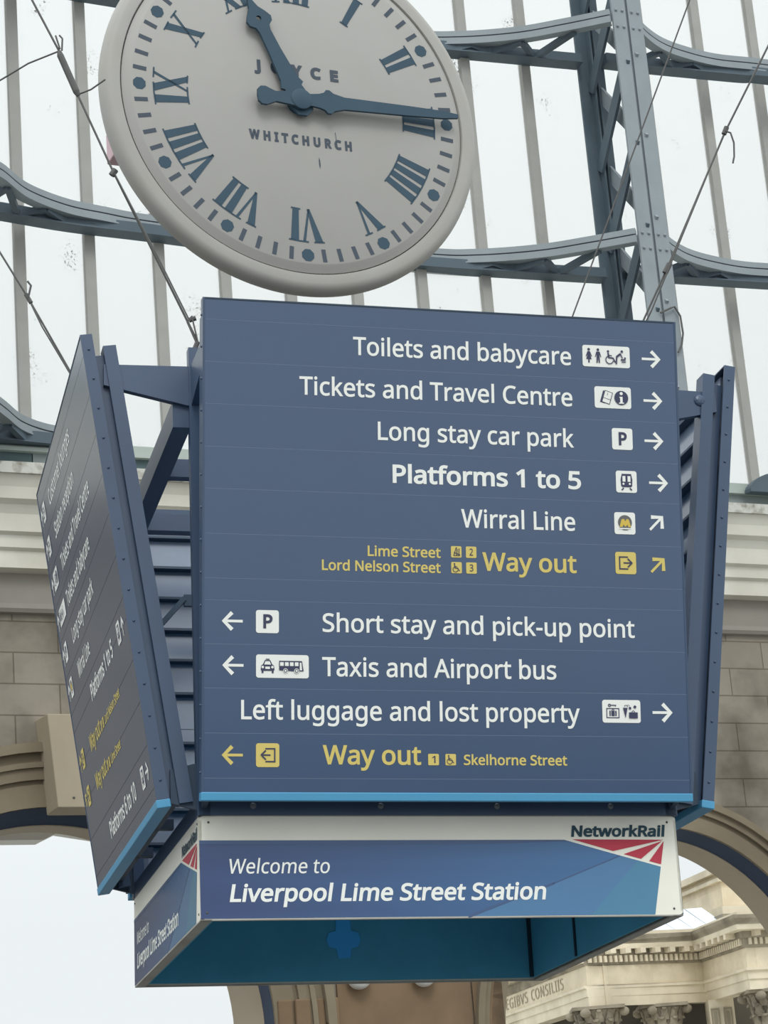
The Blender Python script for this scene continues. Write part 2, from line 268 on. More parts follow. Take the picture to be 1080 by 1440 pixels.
# ------------------------------------------------------------------ lettering: outlines of a humanist sans, 1/1000 em, capitals 573 high
GLYPHS = '''-258;32,184 32,246 226,246 226,184
0459;419,287 418,242 415,201 409,163 401,128 390,97 376,70 359,47 339,27 316,12 290,1 261,-6 229,-8 188,-4 153,8 122,27 97,54 76,88 60,129 48,176 42,229 39,287 41,346 48,399 58,446 73,486 93,520 119,547 149,566 186,578 229,581 269,578 304,566 335,547 361,520 382,486 399,446 410,399 417,346|110,287 111,238 115,194 121,156 131,125 143,98 159,78 190,59 229,52 268,59 298,78 314,98 326,124 336,156 343,194 347,238 348,287 347,336 343,380 336,417 326,449 314,475 298,495 268,515 229,521 190,515 159,495 143,475 131,449 121,417 115,380 111,336
1459;285,0 216,0 216,400 216,439 217,470 219,499 196,477 169,455 108,405 71,452 226,573 285,573
2459;417,0 38,0 38,59 188,210 261,287 287,320 306,353 318,387 322,424 315,466 294,496 261,514 221,520 181,517 147,506 83,466 45,513 94,548 153,572 186,578 221,581 255,579 285,572 313,562 347,540 372,510 384,485 391,458 394,428 392,399 386,371 375,344 361,318 344,292 324,267 247,185 128,67 128,64 417,64
3459;395,439 392,403 381,372 363,347 340,326 310,311 277,302 277,298 319,290 353,276 379,255 398,229 409,198 413,163 410,131 403,101 390,74 371,50 348,30 318,14 283,2 241,-6 193,-8 110,-1 72,8 36,23 36,89 61,78 87,69 114,61 141,56 168,52 194,51 241,55 278,65 305,81 324,104 335,132 339,164 335,197 320,223 297,242 265,255 240,261 211,264 179,265 123,265 123,326 180,326 209,327 236,332 259,339 286,356 307,377 319,404 323,434 316,471 295,498 262,516 219,521 164,515 117,498 75,473 39,521 61,537 87,550 115,563 147,573 181,579 218,581 273,576 317,563 352,540 376,511 390,477
4459;443,130 359,130 359,0 291,0 291,130 17,130 17,190 286,576 359,576 359,193 443,193|291,374 291,412 293,444 294,474 295,500 292,500 276,468 257,438 86,193 291,193
5459;221,351 258,349 292,342 322,331 349,316 371,297 389,274 402,247 410,217 413,183 410,145 402,111 387,81 368,54 343,32 314,15 280,2 242,-5 199,-8 116,0 80,10 51,23 51,90 82,74 121,62 161,55 200,52 239,55 274,65 302,82 323,106 336,137 341,176 337,210 325,239 306,262 279,279 243,289 197,292 146,288 99,280 64,302 86,573 373,573 373,508 146,508 132,342 169,348
6459;44,245 51,342 57,374 64,404 75,433 87,461 103,486 121,510 143,530 168,548 196,562 228,572 265,578 306,581 344,579 377,573 377,513 344,520 308,523 273,521 242,515 216,504 183,483 158,454 139,419 127,380 115,291 119,291 150,326 170,339 194,350 223,356 255,358 287,356 316,349 342,338 365,322 384,303 400,279 412,251 419,220 421,184 419,147 411,112 399,82 382,55 361,33 336,15 307,2 275,-5 239,-8 199,-4 163,7 130,26 101,54 84,76 70,103 59,133 51,166 46,204|238,51 270,55 297,66 320,84 337,109 348,143 351,184 348,218 339,247 324,271 302,289 274,300 241,303 205,299 175,287 150,270 131,248 119,223 115,198 123,146 146,99 164,79 185,64 210,55
7459;109,0 344,508 35,508 35,573 419,573 419,518 187,0
8459;229,581 261,579 291,574 318,565 352,546 378,519 395,485 400,443 396,411 385,383 368,359 346,338 291,303 355,265 381,242 401,216 414,185 419,148 416,118 408,90 395,65 378,44 356,26 330,11 300,1 267,-6 231,-8 192,-6 157,0 126,10 100,24 78,42 61,63 49,87 42,115 39,146 43,183 56,214 75,241 99,264 158,299 107,336 87,358 71,383 61,411 58,444 63,485 80,518 107,545 141,565 168,573 197,579|108,145 116,107 138,76 161,60 192,51 229,48 265,51 295,60 319,76 342,108 350,148 346,174 335,197 317,217 293,235 229,265 217,270 157,237 136,219 121,197 111,173|228,524 188,518 155,502 134,476 127,441 130,414 141,391 157,373 179,357 232,330 282,357 302,373 317,392 327,414 330,441 323,476 302,502 270,518
9459;417,328 410,231 405,199 397,168 387,139 374,112 358,86 340,63 318,42 293,25 265,11 232,0 195,-6 154,-8 117,-6 82,0 82,60 115,53 152,50 188,52 218,58 245,68 278,90 303,118 316,141 327,165 334,192 346,281 341,281 310,247 290,233 266,223 237,216 204,214 173,216 144,223 118,235 95,250 76,270 61,294 49,321 42,352 40,387 43,426 50,460 63,491 80,517 101,540 127,557 156,570 188,578 223,581 262,577 299,565 332,545 361,518 377,495 391,469 402,439 410,406 415,369|223,521 192,518 165,507 142,488 124,463 113,429 110,388 113,354 122,325 137,301 158,284 186,273 220,269 256,273 286,285 311,303 330,325 342,349 346,374 338,426 315,474 298,493 277,508 252,518
A512;437,0 368,177 141,177 73,0 0,0 224,575 289,575 512,0|282,415 274,438 263,473 255,500 247,468 238,438 230,415 165,241 346,241
B521;241,573 307,569 361,558 404,541 434,515 453,478 459,431 456,399 446,371 431,347 409,328 382,313 350,304 350,300 384,292 415,279 441,261 461,236 474,203 478,163 475,130 467,100 454,74 436,52 413,33 385,19 354,8 318,2 279,0 78,0 78,573|256,329 300,331 334,339 357,352 377,382 384,423 376,463 351,490 324,502 289,509 245,511 150,511 150,329|150,269 150,61 265,61 311,64 346,74 371,91 388,112 398,138 401,168 398,197 388,221 370,241 344,256 321,263 293,267 260,269
C507;323,517 294,516 266,510 241,502 206,482 178,456 162,434 149,410 139,383 131,353 127,321 125,286 128,241 135,200 147,164 164,132 186,105 213,83 244,68 281,58 322,55 394,62 460,78 460,15 393,-2 312,-8 257,-4 208,8 166,28 130,56 101,90 78,131 62,178 52,230 49,287 51,329 57,369 67,406 81,440 99,471 120,499 145,523 174,543 206,559 242,571 281,578 324,581 353,580 381,577 409,572 448,561 482,547 453,486 394,508 360,515
E446;398,0 78,0 78,573 398,573 398,509 150,509 150,330 383,330 383,268 150,268 150,63 398,63
G584;326,302 524,302 524,22 431,-1 323,-8 267,-4 217,8 173,28 136,55 105,89 81,130 63,176 52,229 49,286 53,343 65,395 84,442 111,482 145,517 186,544 233,564 286,577 346,581 377,580 407,577 437,572 516,547 489,484 421,508 382,515 342,517 298,514 259,505 225,489 195,468 170,441 150,409 136,373 127,332 124,286 127,243 134,202 146,166 164,133 187,106 216,84 251,68 292,58 340,55 404,59 452,68 452,238 326,238
H594;516,0 443,0 443,267 150,267 150,0 78,0 78,573 150,573 150,330 443,330 443,573 516,573
I272;239,0 32,0 32,42 99,57 99,515 32,531 32,573 239,573 239,531 172,515 172,57 239,42
J219;-3,-152 -37,-150 -63,-142 -63,-81 -35,-87 -5,-89 33,-81 50,-70 63,-53 71,-29 74,3 74,573 146,573 146,9 144,-26 138,-56 128,-82 105,-113 75,-135 52,-145 25,-150
L420;78,0 78,573 150,573 150,64 400,64 400,0
M727;330,0 142,502 139,502 142,461 144,407 144,347 144,0 78,0 78,573 184,573 361,103 364,103 544,573 650,573 650,0 578,0 578,352 579,408 581,460 584,501 581,501 390,0
N609;532,0 447,0 141,476 138,476 141,432 143,378 144,320 144,0 78,0 78,573 161,573 467,99 470,99 468,137 466,193 464,249 464,573 532,573
O626;577,287 576,244 570,204 561,166 547,132 531,101 510,73 486,49 459,29 428,13 393,1 355,-6 314,-8 271,-6 232,1 196,13 165,29 138,49 114,73 94,101 78,132 65,167 56,204 51,245 49,288 52,344 62,396 78,442 100,482 130,517 166,545 208,565 258,577 314,581 369,577 417,565 459,545 495,517 524,483 547,442 564,396 574,344|125,287 127,241 134,200 145,163 161,131 182,104 207,83 238,67 273,58 314,55 354,58 390,67 420,83 445,104 465,131 481,163 492,200 499,241 501,287 496,354 481,411 456,457 421,491 373,511 314,518 274,515 238,506 207,490 182,469 161,443 145,411 134,374 127,333
P485;229,573 297,568 352,553 393,528 421,495 439,454 444,404 441,370 433,336 417,306 395,278 375,262 351,249 324,238 292,230 256,225 216,223 150,223 150,0 78,0 78,573|223,511 150,511 150,285 208,285 242,286 272,290 298,296 330,311 352,334 365,363 370,401 366,435 354,462 334,484 306,499 269,508
R499;236,573 281,571 320,565 353,555 381,540 404,522 422,500 434,474 442,444 444,410 440,368 427,334 408,306 385,285 330,257 487,0 403,0 264,237 150,237 150,0 78,0 78,573|232,510 150,510 150,298 236,298 278,301 312,310 338,325 355,347 366,374 370,407 366,440 355,467 336,486 310,500 275,507
S440;403,153 400,121 392,92 378,66 359,44 335,26 307,11 274,1 238,-6 198,-8 137,-5 83,4 41,19 41,88 113,65 142,59 171,56 201,55 240,57 273,66 298,79 316,98 327,120 330,147 327,173 318,194 302,213 277,230 196,265 131,294 106,311 85,330 69,351 57,375 50,403 48,435 51,464 58,490 71,513 89,533 110,550 136,563 165,573 197,579 231,581 262,580 290,577 318,572 389,549 366,487 302,508 266,515 229,517 196,515 169,507 148,494 133,478 124,457 121,434 124,407 133,386 149,367 172,351 246,318 278,306 307,293 332,279 362,255 385,228 398,194
T446;259,0 187,0 187,509 8,509 8,573 437,573 437,509 259,509
U586;513,202 511,164 503,128 489,95 470,65 446,40 416,20 380,4 338,-5 290,-8 225,-2 171,18 128,50 97,93 78,144 72,204 72,573 144,573 144,201 148,158 161,122 182,93 211,72 248,59 294,55 327,57 355,63 379,73 407,96 427,126 438,161 442,202 442,573 513,573
V481;481,573 277,0 204,0 0,573 75,573 204,205 220,160 231,119 241,80 250,119 262,161 277,207 405,573
W746;735,573 583,0 510,0 399,375 389,410 380,443 373,471 370,488 367,471 361,443 352,409 342,373 234,0 161,0 10,573 85,573 174,223 183,186 190,151 196,118 201,87 206,119 213,154 222,191 232,227 333,573 407,573 512,225 523,187 532,151 538,117 544,87 550,129 560,175 572,224 660,573
Y454;227,291 376,573 454,573 263,222 263,0 191,0 191,219 0,573 79,573
a450;231,437 279,433 318,422 347,403 368,375 381,338 385,293 385,0 334,0 320,61 317,61 279,22 258,9 234,-1 172,-8 136,-5 103,6 75,23 55,48 41,80 37,119 43,159 59,192 87,219 127,238 179,251 243,257 316,259 316,285 310,330 293,359 265,375 227,380 194,378 163,370 106,347 84,400 151,426 177,432 204,436|252,208 204,203 167,195 141,182 118,155 110,119 115,87 132,66 157,53 188,49 223,52 253,62 279,79 299,103 311,134 315,172 315,210
b493;139,461 138,410 135,373 139,373 161,398 189,419 213,429 240,435 272,437 322,431 365,412 401,381 428,338 444,283 449,215 447,168 439,127 427,91 410,61 390,36 365,17 337,3 306,-5 272,-8 240,-6 213,0 189,10 161,31 139,55 133,55 119,0 68,0 68,609 139,609|260,379 219,374 188,361 165,339 150,308 144,282 140,252 139,217 139,214 142,165 150,125 165,93 187,69 219,55 261,51 297,55 325,69 348,93 363,126 373,166 376,216 373,265 363,306 348,338 325,360 296,374
c385;241,-8 204,-5 170,2 139,15 112,34 88,58 69,87 55,123 47,165 44,213 47,262 56,305 71,342 90,372 114,396 142,415 174,428 208,435 245,438 309,431 358,415 337,356 292,370 244,376 204,371 172,358 148,335 131,303 123,277 119,247 117,213 119,181 123,152 131,126 148,94 172,71 202,58 240,53 302,60 351,78 351,15 304,-2
d493;221,-8 171,-2 128,17 92,48 65,91 49,146 44,214 49,282 66,338 93,381 128,413 171,432 221,438 253,436 280,429 323,407 354,374 359,374 356,405 354,438 354,609 425,609 425,0 368,0 358,58 354,58 323,24 279,1 252,-6|232,51 273,55 305,67 328,88 343,117 352,154 355,200 355,213 352,263 343,304 329,336 306,360 274,375 231,379 196,374 168,359 146,334 130,300 120,260 117,213 120,165 130,125 146,93 168,69 197,55
e452;234,438 269,435 301,427 329,414 354,396 374,373 390,346 402,315 409,281 411,244 411,201 117,201 122,157 134,119 154,90 181,69 215,56 254,52 327,60 392,82 392,20 327,-1 251,-8 212,-5 176,3 143,17 114,36 90,61 70,91 56,126 47,167 44,212 47,257 55,297 68,333 86,364 108,390 134,411 164,426 198,435|233,380 202,377 175,366 154,348 137,323 125,293 119,257 338,257 335,292 326,322 312,346 292,364 266,376
f276;266,375 158,375 158,0 87,0 87,375 12,375 12,408 87,432 87,457 89,492 95,522 104,547 124,577 152,597 186,609 227,613 274,609 310,599 292,544 262,552 228,556 197,550 175,532 162,502 158,458 158,430 266,430
g493;221,438 261,434 297,422 329,402 355,373 359,373 369,430 425,430 425,-7 423,-46 416,-80 404,-109 388,-135 367,-155 341,-172 310,-183 274,-190 233,-192 147,-186 78,-165 78,-100 111,-114 149,-125 177,-130 206,-133 237,-134 271,-130 300,-119 324,-101 341,-77 352,-48 355,-13 355,4 356,32 358,57 354,57 329,28 299,8 263,-4 221,-8 170,-2 126,18 91,51 65,95 49,149 44,214 49,278 65,332 91,377 126,411 169,431|230,379 197,374 169,359 147,336 130,303 123,277 119,247 117,213 120,165 130,124 146,92 169,68 197,54 232,50 262,52 288,58 309,69 326,85 340,105 349,131 356,197 356,214 355,251 350,282 343,309 326,340 302,362 270,374
h496;139,431 138,399 135,370 140,370 155,391 174,407 221,429 273,437 306,435 335,430 360,421 391,400 413,370 423,344 429,314 431,280 431,0 361,0 361,275 358,307 351,333 338,353 308,372 265,379 222,374 189,360 166,338 150,308 144,283 140,254 139,222 139,0 68,0 68,609 139,609
i207;139,430 139,0 68,0 68,430|104,591 119,588 133,580 142,566 145,546 142,526 133,512 119,504 104,501 88,504 75,512 66,526 63,546 66,566 75,580 88,588
k428;138,291 137,257 135,221 138,221 152,240 172,264 189,285 326,430 409,430 235,246 421,0 336,0 187,200 138,158 138,0 68,0 68,609 138,609
l207;139,0 68,0 68,609 139,609
m750;540,438 584,434 621,421 649,401 669,371 681,330 685,280 685,0 615,0 615,277 610,321 594,353 567,372 528,379 490,374 460,362 438,342 423,315 414,280 411,237 411,0 342,0 342,277 339,308 332,333 320,353 303,367 281,376 253,379 215,374 185,360 164,338 150,308 144,283 140,255 139,223 139,0 68,0 68,430 125,430 136,371 140,371 155,392 173,409 217,431 266,438 298,436 325,430 349,420 378,398 398,366 402,366 418,388 438,406 461,420 486,430 512,436
n496;275,438 322,434 361,421 391,401 413,371 426,330 431,280 431,0 361,0 361,275 358,307 351,333 338,353 308,372 265,379 222,374 189,361 166,338 151,308 142,269 139,223 139,0 68,0 68,430 125,430 136,371 140,371 156,392 175,409 222,431
o485;442,216 440,181 436,150 428,121 417,95 404,71 388,51 359,25 324,7 299,-1 271,-6 241,-8 200,-4 163,7 129,25 100,51 84,71 70,95 59,121 51,150 46,181 44,216 47,261 55,301 68,336 87,367 110,392 137,412 169,426 204,435 244,438 281,435 316,426 347,412 374,392 398,367 417,336 431,301 439,261|117,216 119,184 123,154 130,128 147,95 172,71 203,56 243,51 282,56 314,71 339,95 356,128 363,154 367,184 369,216 367,248 363,277 355,303 338,335 314,359 282,374 242,379 202,374 171,359 147,335 130,303 120,263
p493;273,438 322,432 365,413 401,383 428,339 444,284 449,216 447,170 439,129 427,93 410,62 390,37 365,17 337,3 306,-5 272,-8 241,-6 213,1 170,24 139,55 134,55 137,20 139,-16 139,-192 68,-192 68,430 126,430 136,371 139,371 170,405 189,419 213,429 240,436|260,379 221,374 190,362 167,342 152,313 145,289 141,261 139,229 139,216 140,182 144,152 150,126 165,93 188,70 220,55 261,51 297,56 326,72 348,98 364,131 371,157 375,186 376,217 373,262 363,302 348,334 325,359 296,374
r331;269,438 295,437 319,433 310,368 287,372 264,374 240,371 217,363 195,351 176,334 161,313 149,289 141,261 139,229 139,0 68,0 68,430 126,430 134,351 137,351 170,395 191,413 214,426 240,435
s384;348,119 343,80 327,49 302,24 268,6 241,-2 210,-6 176,-8 99,-1 42,19 42,83 104,60 141,52 178,49 224,53 256,66 274,86 280,112 278,128 271,141 239,167 174,196 103,228 76,245 57,266 45,292 41,324 46,358 61,386 85,408 118,425 157,435 202,438 275,430 339,409 315,353 258,372 197,380 159,377 131,366 114,350 108,328 111,312 119,298 154,274 219,246 289,215 314,197 333,176 344,150
t289;212,50 245,53 272,59 272,5 240,-4 200,-8 167,-5 138,4 112,20 91,44 82,66 76,93 74,125 74,375 13,375 13,409 75,437 103,528 144,528 144,430 269,430 269,375 144,375 144,127 149,93 163,69 185,54
u496;427,430 427,0 370,0 359,57 356,57 340,36 321,20 273,-1 220,-8 187,-6 159,-1 134,8 103,29 81,59 71,85 65,114 63,148 63,430 135,430 135,153 137,122 145,96 158,76 188,57 230,51 273,55 306,69 330,91 345,121 352,146 356,175 357,206 357,430
v407;163,0 0,430 75,430 167,176 180,137 193,96 201,63 204,63 214,96 227,138 241,176 332,430 407,430 244,0
w630;346,243 336,276 328,308 321,335 316,357 313,357 308,335 302,307 294,275 284,242 207,1 127,1 9,431 82,431 141,201 153,154 163,109 169,73 172,73 178,97 185,128 193,160 201,188 277,431 354,431 428,188 440,149 451,109 457,74 460,74 466,108 477,153 489,201 549,431 621,431 502,1 419,1
x424;170,220 22,430 102,430 213,268 322,430 402,430 253,220 410,0 330,0 213,172 94,0 14,0
y409;1,430 76,430 169,185 184,144 196,105 205,68 209,68 224,121 245,186 333,430 409,430 224,-59 207,-97 188,-130 165,-156 138,-176 106,-188 67,-192 34,-190 9,-186 9,-130 30,-133 56,-135 79,-132 99,-126 116,-114 130,-99 152,-59 174,-2
 260;'''
G = {}
for ln in GLYPHS.split('\n'):
    if not ln.strip() or ln[0] == ' ': continue
    ch = ln[0]; a, cs = ln[1:].split(';', 1)
    G[ch] = (int(a), [[tuple(map(int, p.split(','))) for p in c.split(' ')] for c in cs.split('|')])
G[' '] = (215, [])
CAP = 573
def letters(mb, text, x0, x1, base, cap, bold=18, shear=0.0, z=0.0015, mx=None, track=0):
    """flat lettering between x0 and x1 on the given baseline"""
    pen = 0; cons = []
    for ch in text:
        a, cs = G[ch]
        for c in cs: cons.append([(x+pen + y*shear, y) for x, y in c])
        pen += a + track
        cons.append(None)
    allx = [p[0] for c in cons if c for p in c]
    lo, hi = min(allx)-bold, max(allx)+bold
    sxx = (x1-x0)/(hi-lo); syy = cap/(CAP+2*bold)
    f = lambda p: (x0+(p[0]-lo)*sxx, base+(p[1]+bold)*syy)
    group = []
    for c in cons:
        if c is None:
            # split glyph into outer contours with their holes
            if group:
                ar = lambda c: sum(c[i][0]*c[(i+1) % len(c)][1]-c[(i+1) % len(c)][0]*c[i][1] for i in range(len(c)))
                outs = [c for c in group if ar(c) < 0]; holes = [c for c in group if ar(c) >= 0]
                for o_ in outs:
                    xs = [p[0] for p in o_]; ys = [p[1] for p in o_]
                    hh = [h for h in holes if min(xs) <= h[0][0] <= max(xs) and min(ys) <= h[0][1] <= max(ys)]
                    mb.flat([[f(p) for p in o_]] + [[f(p) for p in h] for h in hh], z, mx)
                if bold:
                    for c2 in group:
                        n = len(c2); off = []
                        for i in range(n):
                            p, q, r = c2[i-1], c2[i], c2[(i+1) % n]
                            d1 = Vector((q[0]-p[0], q[1]-p[1])); d2 = Vector((r[0]-q[0], r[1]-q[1]))
                            d1.normalize(); d2.normalize()
                            n1 = Vector((-d1.y, d1.x)); n2 = Vector((-d2.y, d2.x)); nn = n1+n2
                            if nn.length < 1e-4: nn = n1.copy()
                            nn.normalize(); k = min(1.6, 1/max(0.4, nn.dot(n1)))
                            off.append((q[0]+nn.x*bold*k, q[1]+nn.y*bold*k))
                        A = [mb.bm.verts.new((mx @ Vector((*f(p), z))) if mx else (*f(p), z)) for p in c2]
                        B = [mb.bm.verts.new((mx @ Vector((*f(p), z))) if mx else (*f(p), z)) for p in off]
                        for i in range(n): mb.face([A[i], A[(i+1) % n], B[(i+1) % n], B[i]])
            group = []
        else: group.append(c)
# small drawing kit for pictograms
def circ(x, y, r, n=20): return [(x+r*math.cos(i*2*PI/n), y+r*math.sin(i*2*PI/n)) for i in range(n)]
def rrect(x0, x1, y0, y1, r, n=5):
    o = []
    for cx, cy, a0 in ((x1-r, y1-r, 0), (x0+r, y1-r, PI/2), (x0+r, y0+r, PI), (x1-r, y0+r, 1.5*PI)):
        for i in range(n+1): o.append((cx+r*math.cos(a0+i*PI/2/n), cy+r*math.sin(a0+i*PI/2/n)))
    return o
def seg(x0, y0, x1, y1, w):
    d = Vector((x1-x0, y1-y0)).normalized(); nx, ny = -d.y*w/2, d.x*w/2
    return [(x0+nx, y0+ny), (x0-nx, y0-ny), (x1-nx, y1-ny), (x1+nx, y1+ny)]
def arc(x, y, r0_, r1_, a0, a1, n=18):
    A = [math.radians(a0+(a1-a0)*i/n) for i in range(n+1)]
    return [(x+r1_*math.cos(a), y+r1_*math.sin(a)) for a in A] + [(x+r0_*math.cos(a), y+r0_*math.sin(a)) for a in A[::-1]]
def rect(x0, x1, y0, y1): return [(x0, y0), (x1, y0), (x1, y1), (x0, y1)]
ARROW = [(0, .445), (.70, .445), (.43, .17), (.43, .0), (.5, .0), (1, .5), (.5, 1), (.43, 1), (.43, .83), (.70, .555), (0, .555)]
def arrow_poly(x, y, s, deg):           # centred at x, y
    t = 0.125
    P = [(-.5, t/2), (.24, t/2), (-.06, .36-.02), (.07, .47), (.5, 0), (.07, -.47), (-.06, -.34), (.24, -t/2), (-.5, -t/2)]
    c, q = math.cos(math.radians(deg)), math.sin(math.radians(deg))
    return [(x+s*(px*c-py*q), y+s*(px*q+py*c)) for px, py in P]
def sym(kind):
    """list of polygons (loops) in a tile of height 1, plus material slot (1 ink, 0 tile colour, 2.. extra)"""
    S = []
    def add(l, mi=1): S.append((l if isinstance(l[0], list) else [l], mi))
    def wheelchair(x, y, k):
        P = lambda l: [(x+a*k, y+b*k) for a, b in l]
        add(P(circ(.22, .90, .085))); add(P(seg(.22, .80, .27, .42, .12))); add(P(seg(.25, .62, .5, .58, .07)))
        add(P(seg(.25, .44, .58, .42, .10))); add(P(seg(.56, .46, .74, .12, .09))); add(P(seg(.72, .13, .82, .17, .07)))
        add(P(arc(.32, .28, .25, .32, 100, 350)))
    def person(x, skirt):
        add(circ(x, .80, .065))
        if skirt:
            add([(x-.06, .71), (x+.06, .71), (x+.15, .48), (x+.12, .46), (x+.055, .58), (x+.13, .34), (x+.035, .34), (x+.035, .18), (x-.035, .18), (x-.035, .34), (x-.13, .34), (x-.055, .58), (x-.12, .46), (x-.15, .48)])
        else:
            add([(x-.08, .71), (x+.08, .71), (x+.15, .46), (x+.12, .45), (x+.07, .60), (x+.085, .18), (x+.025, .18), (x, .42), (x-.025, .18), (x-.085, .18), (x-.07, .60), (x-.12, .45), (x-.15, .46)])
    if kind == 'toilets':
        person(.30, True); person(.74, False); wheelchair(1.08, .17, .64)
        add(circ(1.88, .76, .06)); add(seg(1.60, .16, 1.63, .52, .07)); add(seg(1.62, .50, 1.82, .66, .09)); add(seg(1.80, .66, 1.90, .44, .05)); add(seg(1.82, .37, 2.05, .37, .07)); add(circ(2.02, .45, .045)); add(seg(1.86, .27, 2.06, .27, .05))
    elif kind == 'tickets':
        c, q = math.cos(-.3), math.sin(-.3)
        Rr = lambda l: [(.58+(a*c-b*q), .5+(a*q+b*c)) for a, b in l]
        add(Rr(rect(-.25, -.02, -.30, .26))); add(Rr(rect(-.18, .22, -.28, .30)), 0)
        for l in (rect(-.18, .22, .27, .30), rect(-.18, .22, -.28, -.25), rect(-.18, -.15, -.28, .30), rect(.19, .22, -.28, .30), rect(-.18, .22, -.07, -.05), rect(-.02, .0, .1, .22)): add(Rr(l))
        add(circ(1.27, .5, .33, 28)); add(circ(1.27, .70, .075), 0); add([(1.18, .55), (1.33, .55), (1.33, .28), (1.39, .28), (1.39, .23), (1.15, .23), (1.15, .28), (1.21, .28), (1.21, .5), (1.18, .5)], 0)
    elif kind == 'P': S.append(('P', 1))
    elif kind == 'train':
        add([(.28, .86), (.72, .86), (.78, .6), (.76, .3), (.7, .25), (.3, .25), (.24, .3), (.22, .6)]); add(rect(.31, .45, .50, .76), 0); add(rect(.55, .69, .50, .76), 0)
        add(circ(.35, .40, .05), 0); add(circ(.65, .40, .05), 0); add(seg(.26, .11, .36, .21, .06)); add(seg(.74, .11, .64, .21, .06))
    elif kind == 'M':
        add(circ(.5, .54, .33, 28), 2); add([(.24, .33), (.34, .68), (.46, .70), (.52, .58), (.58, .70), (.68, .68), (.78, .33), (.66, .33), (.62, .44), (.52, .34), (.42, .44), (.38, .33)], 3)
        add([(.33, .215), (.69, .215), (.60, .185), (.42, .185)], 2); add(rect(.2, .8, .23, .285), 0); add(rect(.23, .77, .285, .31), 2)
    elif kind in ('exit', 'exitl'):
        L = [rect(.17, .60, .74, .80), rect(.17, .60, .20, .26), rect(.17, .23, .20, .80), rect(.38, .74, .475, .535), seg(.58, .70, .79, .49, .065), seg(.58, .31, .79, .52, .065)]
        for l in L: add([(1-a, b) for a, b in l] if kind == 'exitl' else l)
    elif kind == 'taxibus':
        add([(.30, .58), (.38, .76), (.62, .76), (.70, .58), (.78, .52), (.80, .34), (.76, .30), (.76, .2), (.68, .2), (.68, .30), (.32, .30), (.32, .2), (.24, .2), (.24, .30), (.20, .34), (.22, .52)])
        add([(.35, .57), (.41, .71), (.59, .71), (.65, .57)], 0); add(circ(.29, .46, .055), 0); add(circ(.71, .46, .055), 0); add(rect(.40, .60, .38, .48), 0); add(rect(.42, .58, .78, .82))
        add([(1.0, .74), (2.0, .74), (2.07, .30), (1.62, .30), (1.0, .33)])
        for i in range(4): add(rect(1.04+i*.215, 1.20+i*.215, .52, .68), 0)
        add([(1.90, .67), (1.97, .67), (2.0, .34), (1.90, .34)], 0)
        for x in (1.28, 1.76): add(circ(x, .31, .105), 0); add(circ(x, .31, .08)); add(circ(x, .31, .045), 0)
    elif kind == 'luggage':
        add([rect(.18, .78, .20, .64), rect(.22, .74, .24, .60)]); add(rect(.32, .38, .29, .53)); add(rect(.41, .56, .29, .53)); add(rect(.59, .65, .29, .53)); add(arc(.485, .53, .04, .065, 0, 180))
        add([circ(.33, .76, .07), circ(.33, .76, .03)]); add(rect(.39, .64, .745, .785)); add(rect(.58, .61, .71, .75))
        add([(.95, .66), (1.16, .66), (1.06, .20)]); add(arc(1.09, .70, .06, .085, 0, 170)); add(arc(1.18, .70, .07, .09, 20, 120)); add(circ(1.27, .64, .06)); add(circ(1.50, .70, .065)); add(rect(1.22, 1.62, .20, .46)); add(arc(1.42, .46, .05, .08, 0, 180))
    elif kind == 'wheelchair': wheelchair(.12, .12, .8)
    elif kind == 'escalator': add(seg(.25, .2, .45, .8, .07)); add(seg(.5, .2, .55, .75, .08)); add(seg(.7, .2, .72, .8, .07)); add(seg(.2, .18, .8, .18, .06)); add(seg(.25, .45, .8, .25, .06)); add(circ(.47, .84, .06))
    else: S.append((kind, 1))
    return S
def pictogram(kind, x0, x1, y0, y1, parent, mx, yellow=False):
    mb = MB(); h = y1-y0
    mb.mi = 0; mb.flat([rrect(x0, x1, y0, y1, h*0.11)], 0.002)
    for i, (l, mi) in enumerate(sym(kind)):
        mb.mi = mi
        if isinstance(l, str):
            n = 0.24 if l == 'P' else 0.3
            letters(mb, l, x0+h*(.32 if l != '1' else .36), x1-h*(.28 if l == 'P' else .32), y0+h*.2, h*.62, 30 if l == 'P' else 8, 0, 0.0035)
        else: mb.flat([[(x0+a*h, y0+b*h) for a, b in q] for q in l], 0.0035 + i*0.0002)
    return obj('pictogram', mb, ['yellow' if yellow else 'white', 'ink', 'grey', 'gold'], parent, mx)

# ================================================================== SETTING: the concourse wall (x along wall, -y towards the viewer, z above eye)
WALL = T((0, 45, CZ)) @ Rot(0.44, 'Z')
UPR = Rot(PI/2, 'X')                         # draws (x, z) outlines upright; extrusion depth runs towards the viewer
def ringpoly(c, zc, a0, b0, a1, b1, zb, n=48):
    o = [(c+a1, zb)] + [(c+a1*math.cos(i*PI/n), zc+b1*math.sin(i*PI/n)) for i in range(n+1)] + [(c-a1, zb)]
    i_ = [(c-a0, zb)] + [(c+a0*math.cos(PI-i*PI/n), zc+b0*math.sin(PI-i*PI/n)) for i in range(n+1)] + [(c+a0, zb)]
    return [o + i_]
ZF = -CZ
AL = (-7.23, 3.15, 4.13, 4.13); AR = (5.6, 2.6, 3.92, 4.2)
floor = MB(); floor.box(-60, 60, -170, 44.9, -0.3, 0); tag(obj('floor', floor, 'floor'), kind='structure')
g = MB(); g.box(-120, 120, 46.5, 190, -0.6, -0.05); tag(obj('ground', g, 'ground'), kind='structure')
wl = MB()
out = [(-26, ZF)]
for c, zc, a, b in (AL, AR):
    out += [(c-a, ZF)] + [(c-a*math.cos(i*PI/48), zc+b*math.sin(i*PI/48)) for i in range(49)] + [(c+a, ZF)]
out += [(26, ZF), (26, 12.0), (-26, 12.0)]
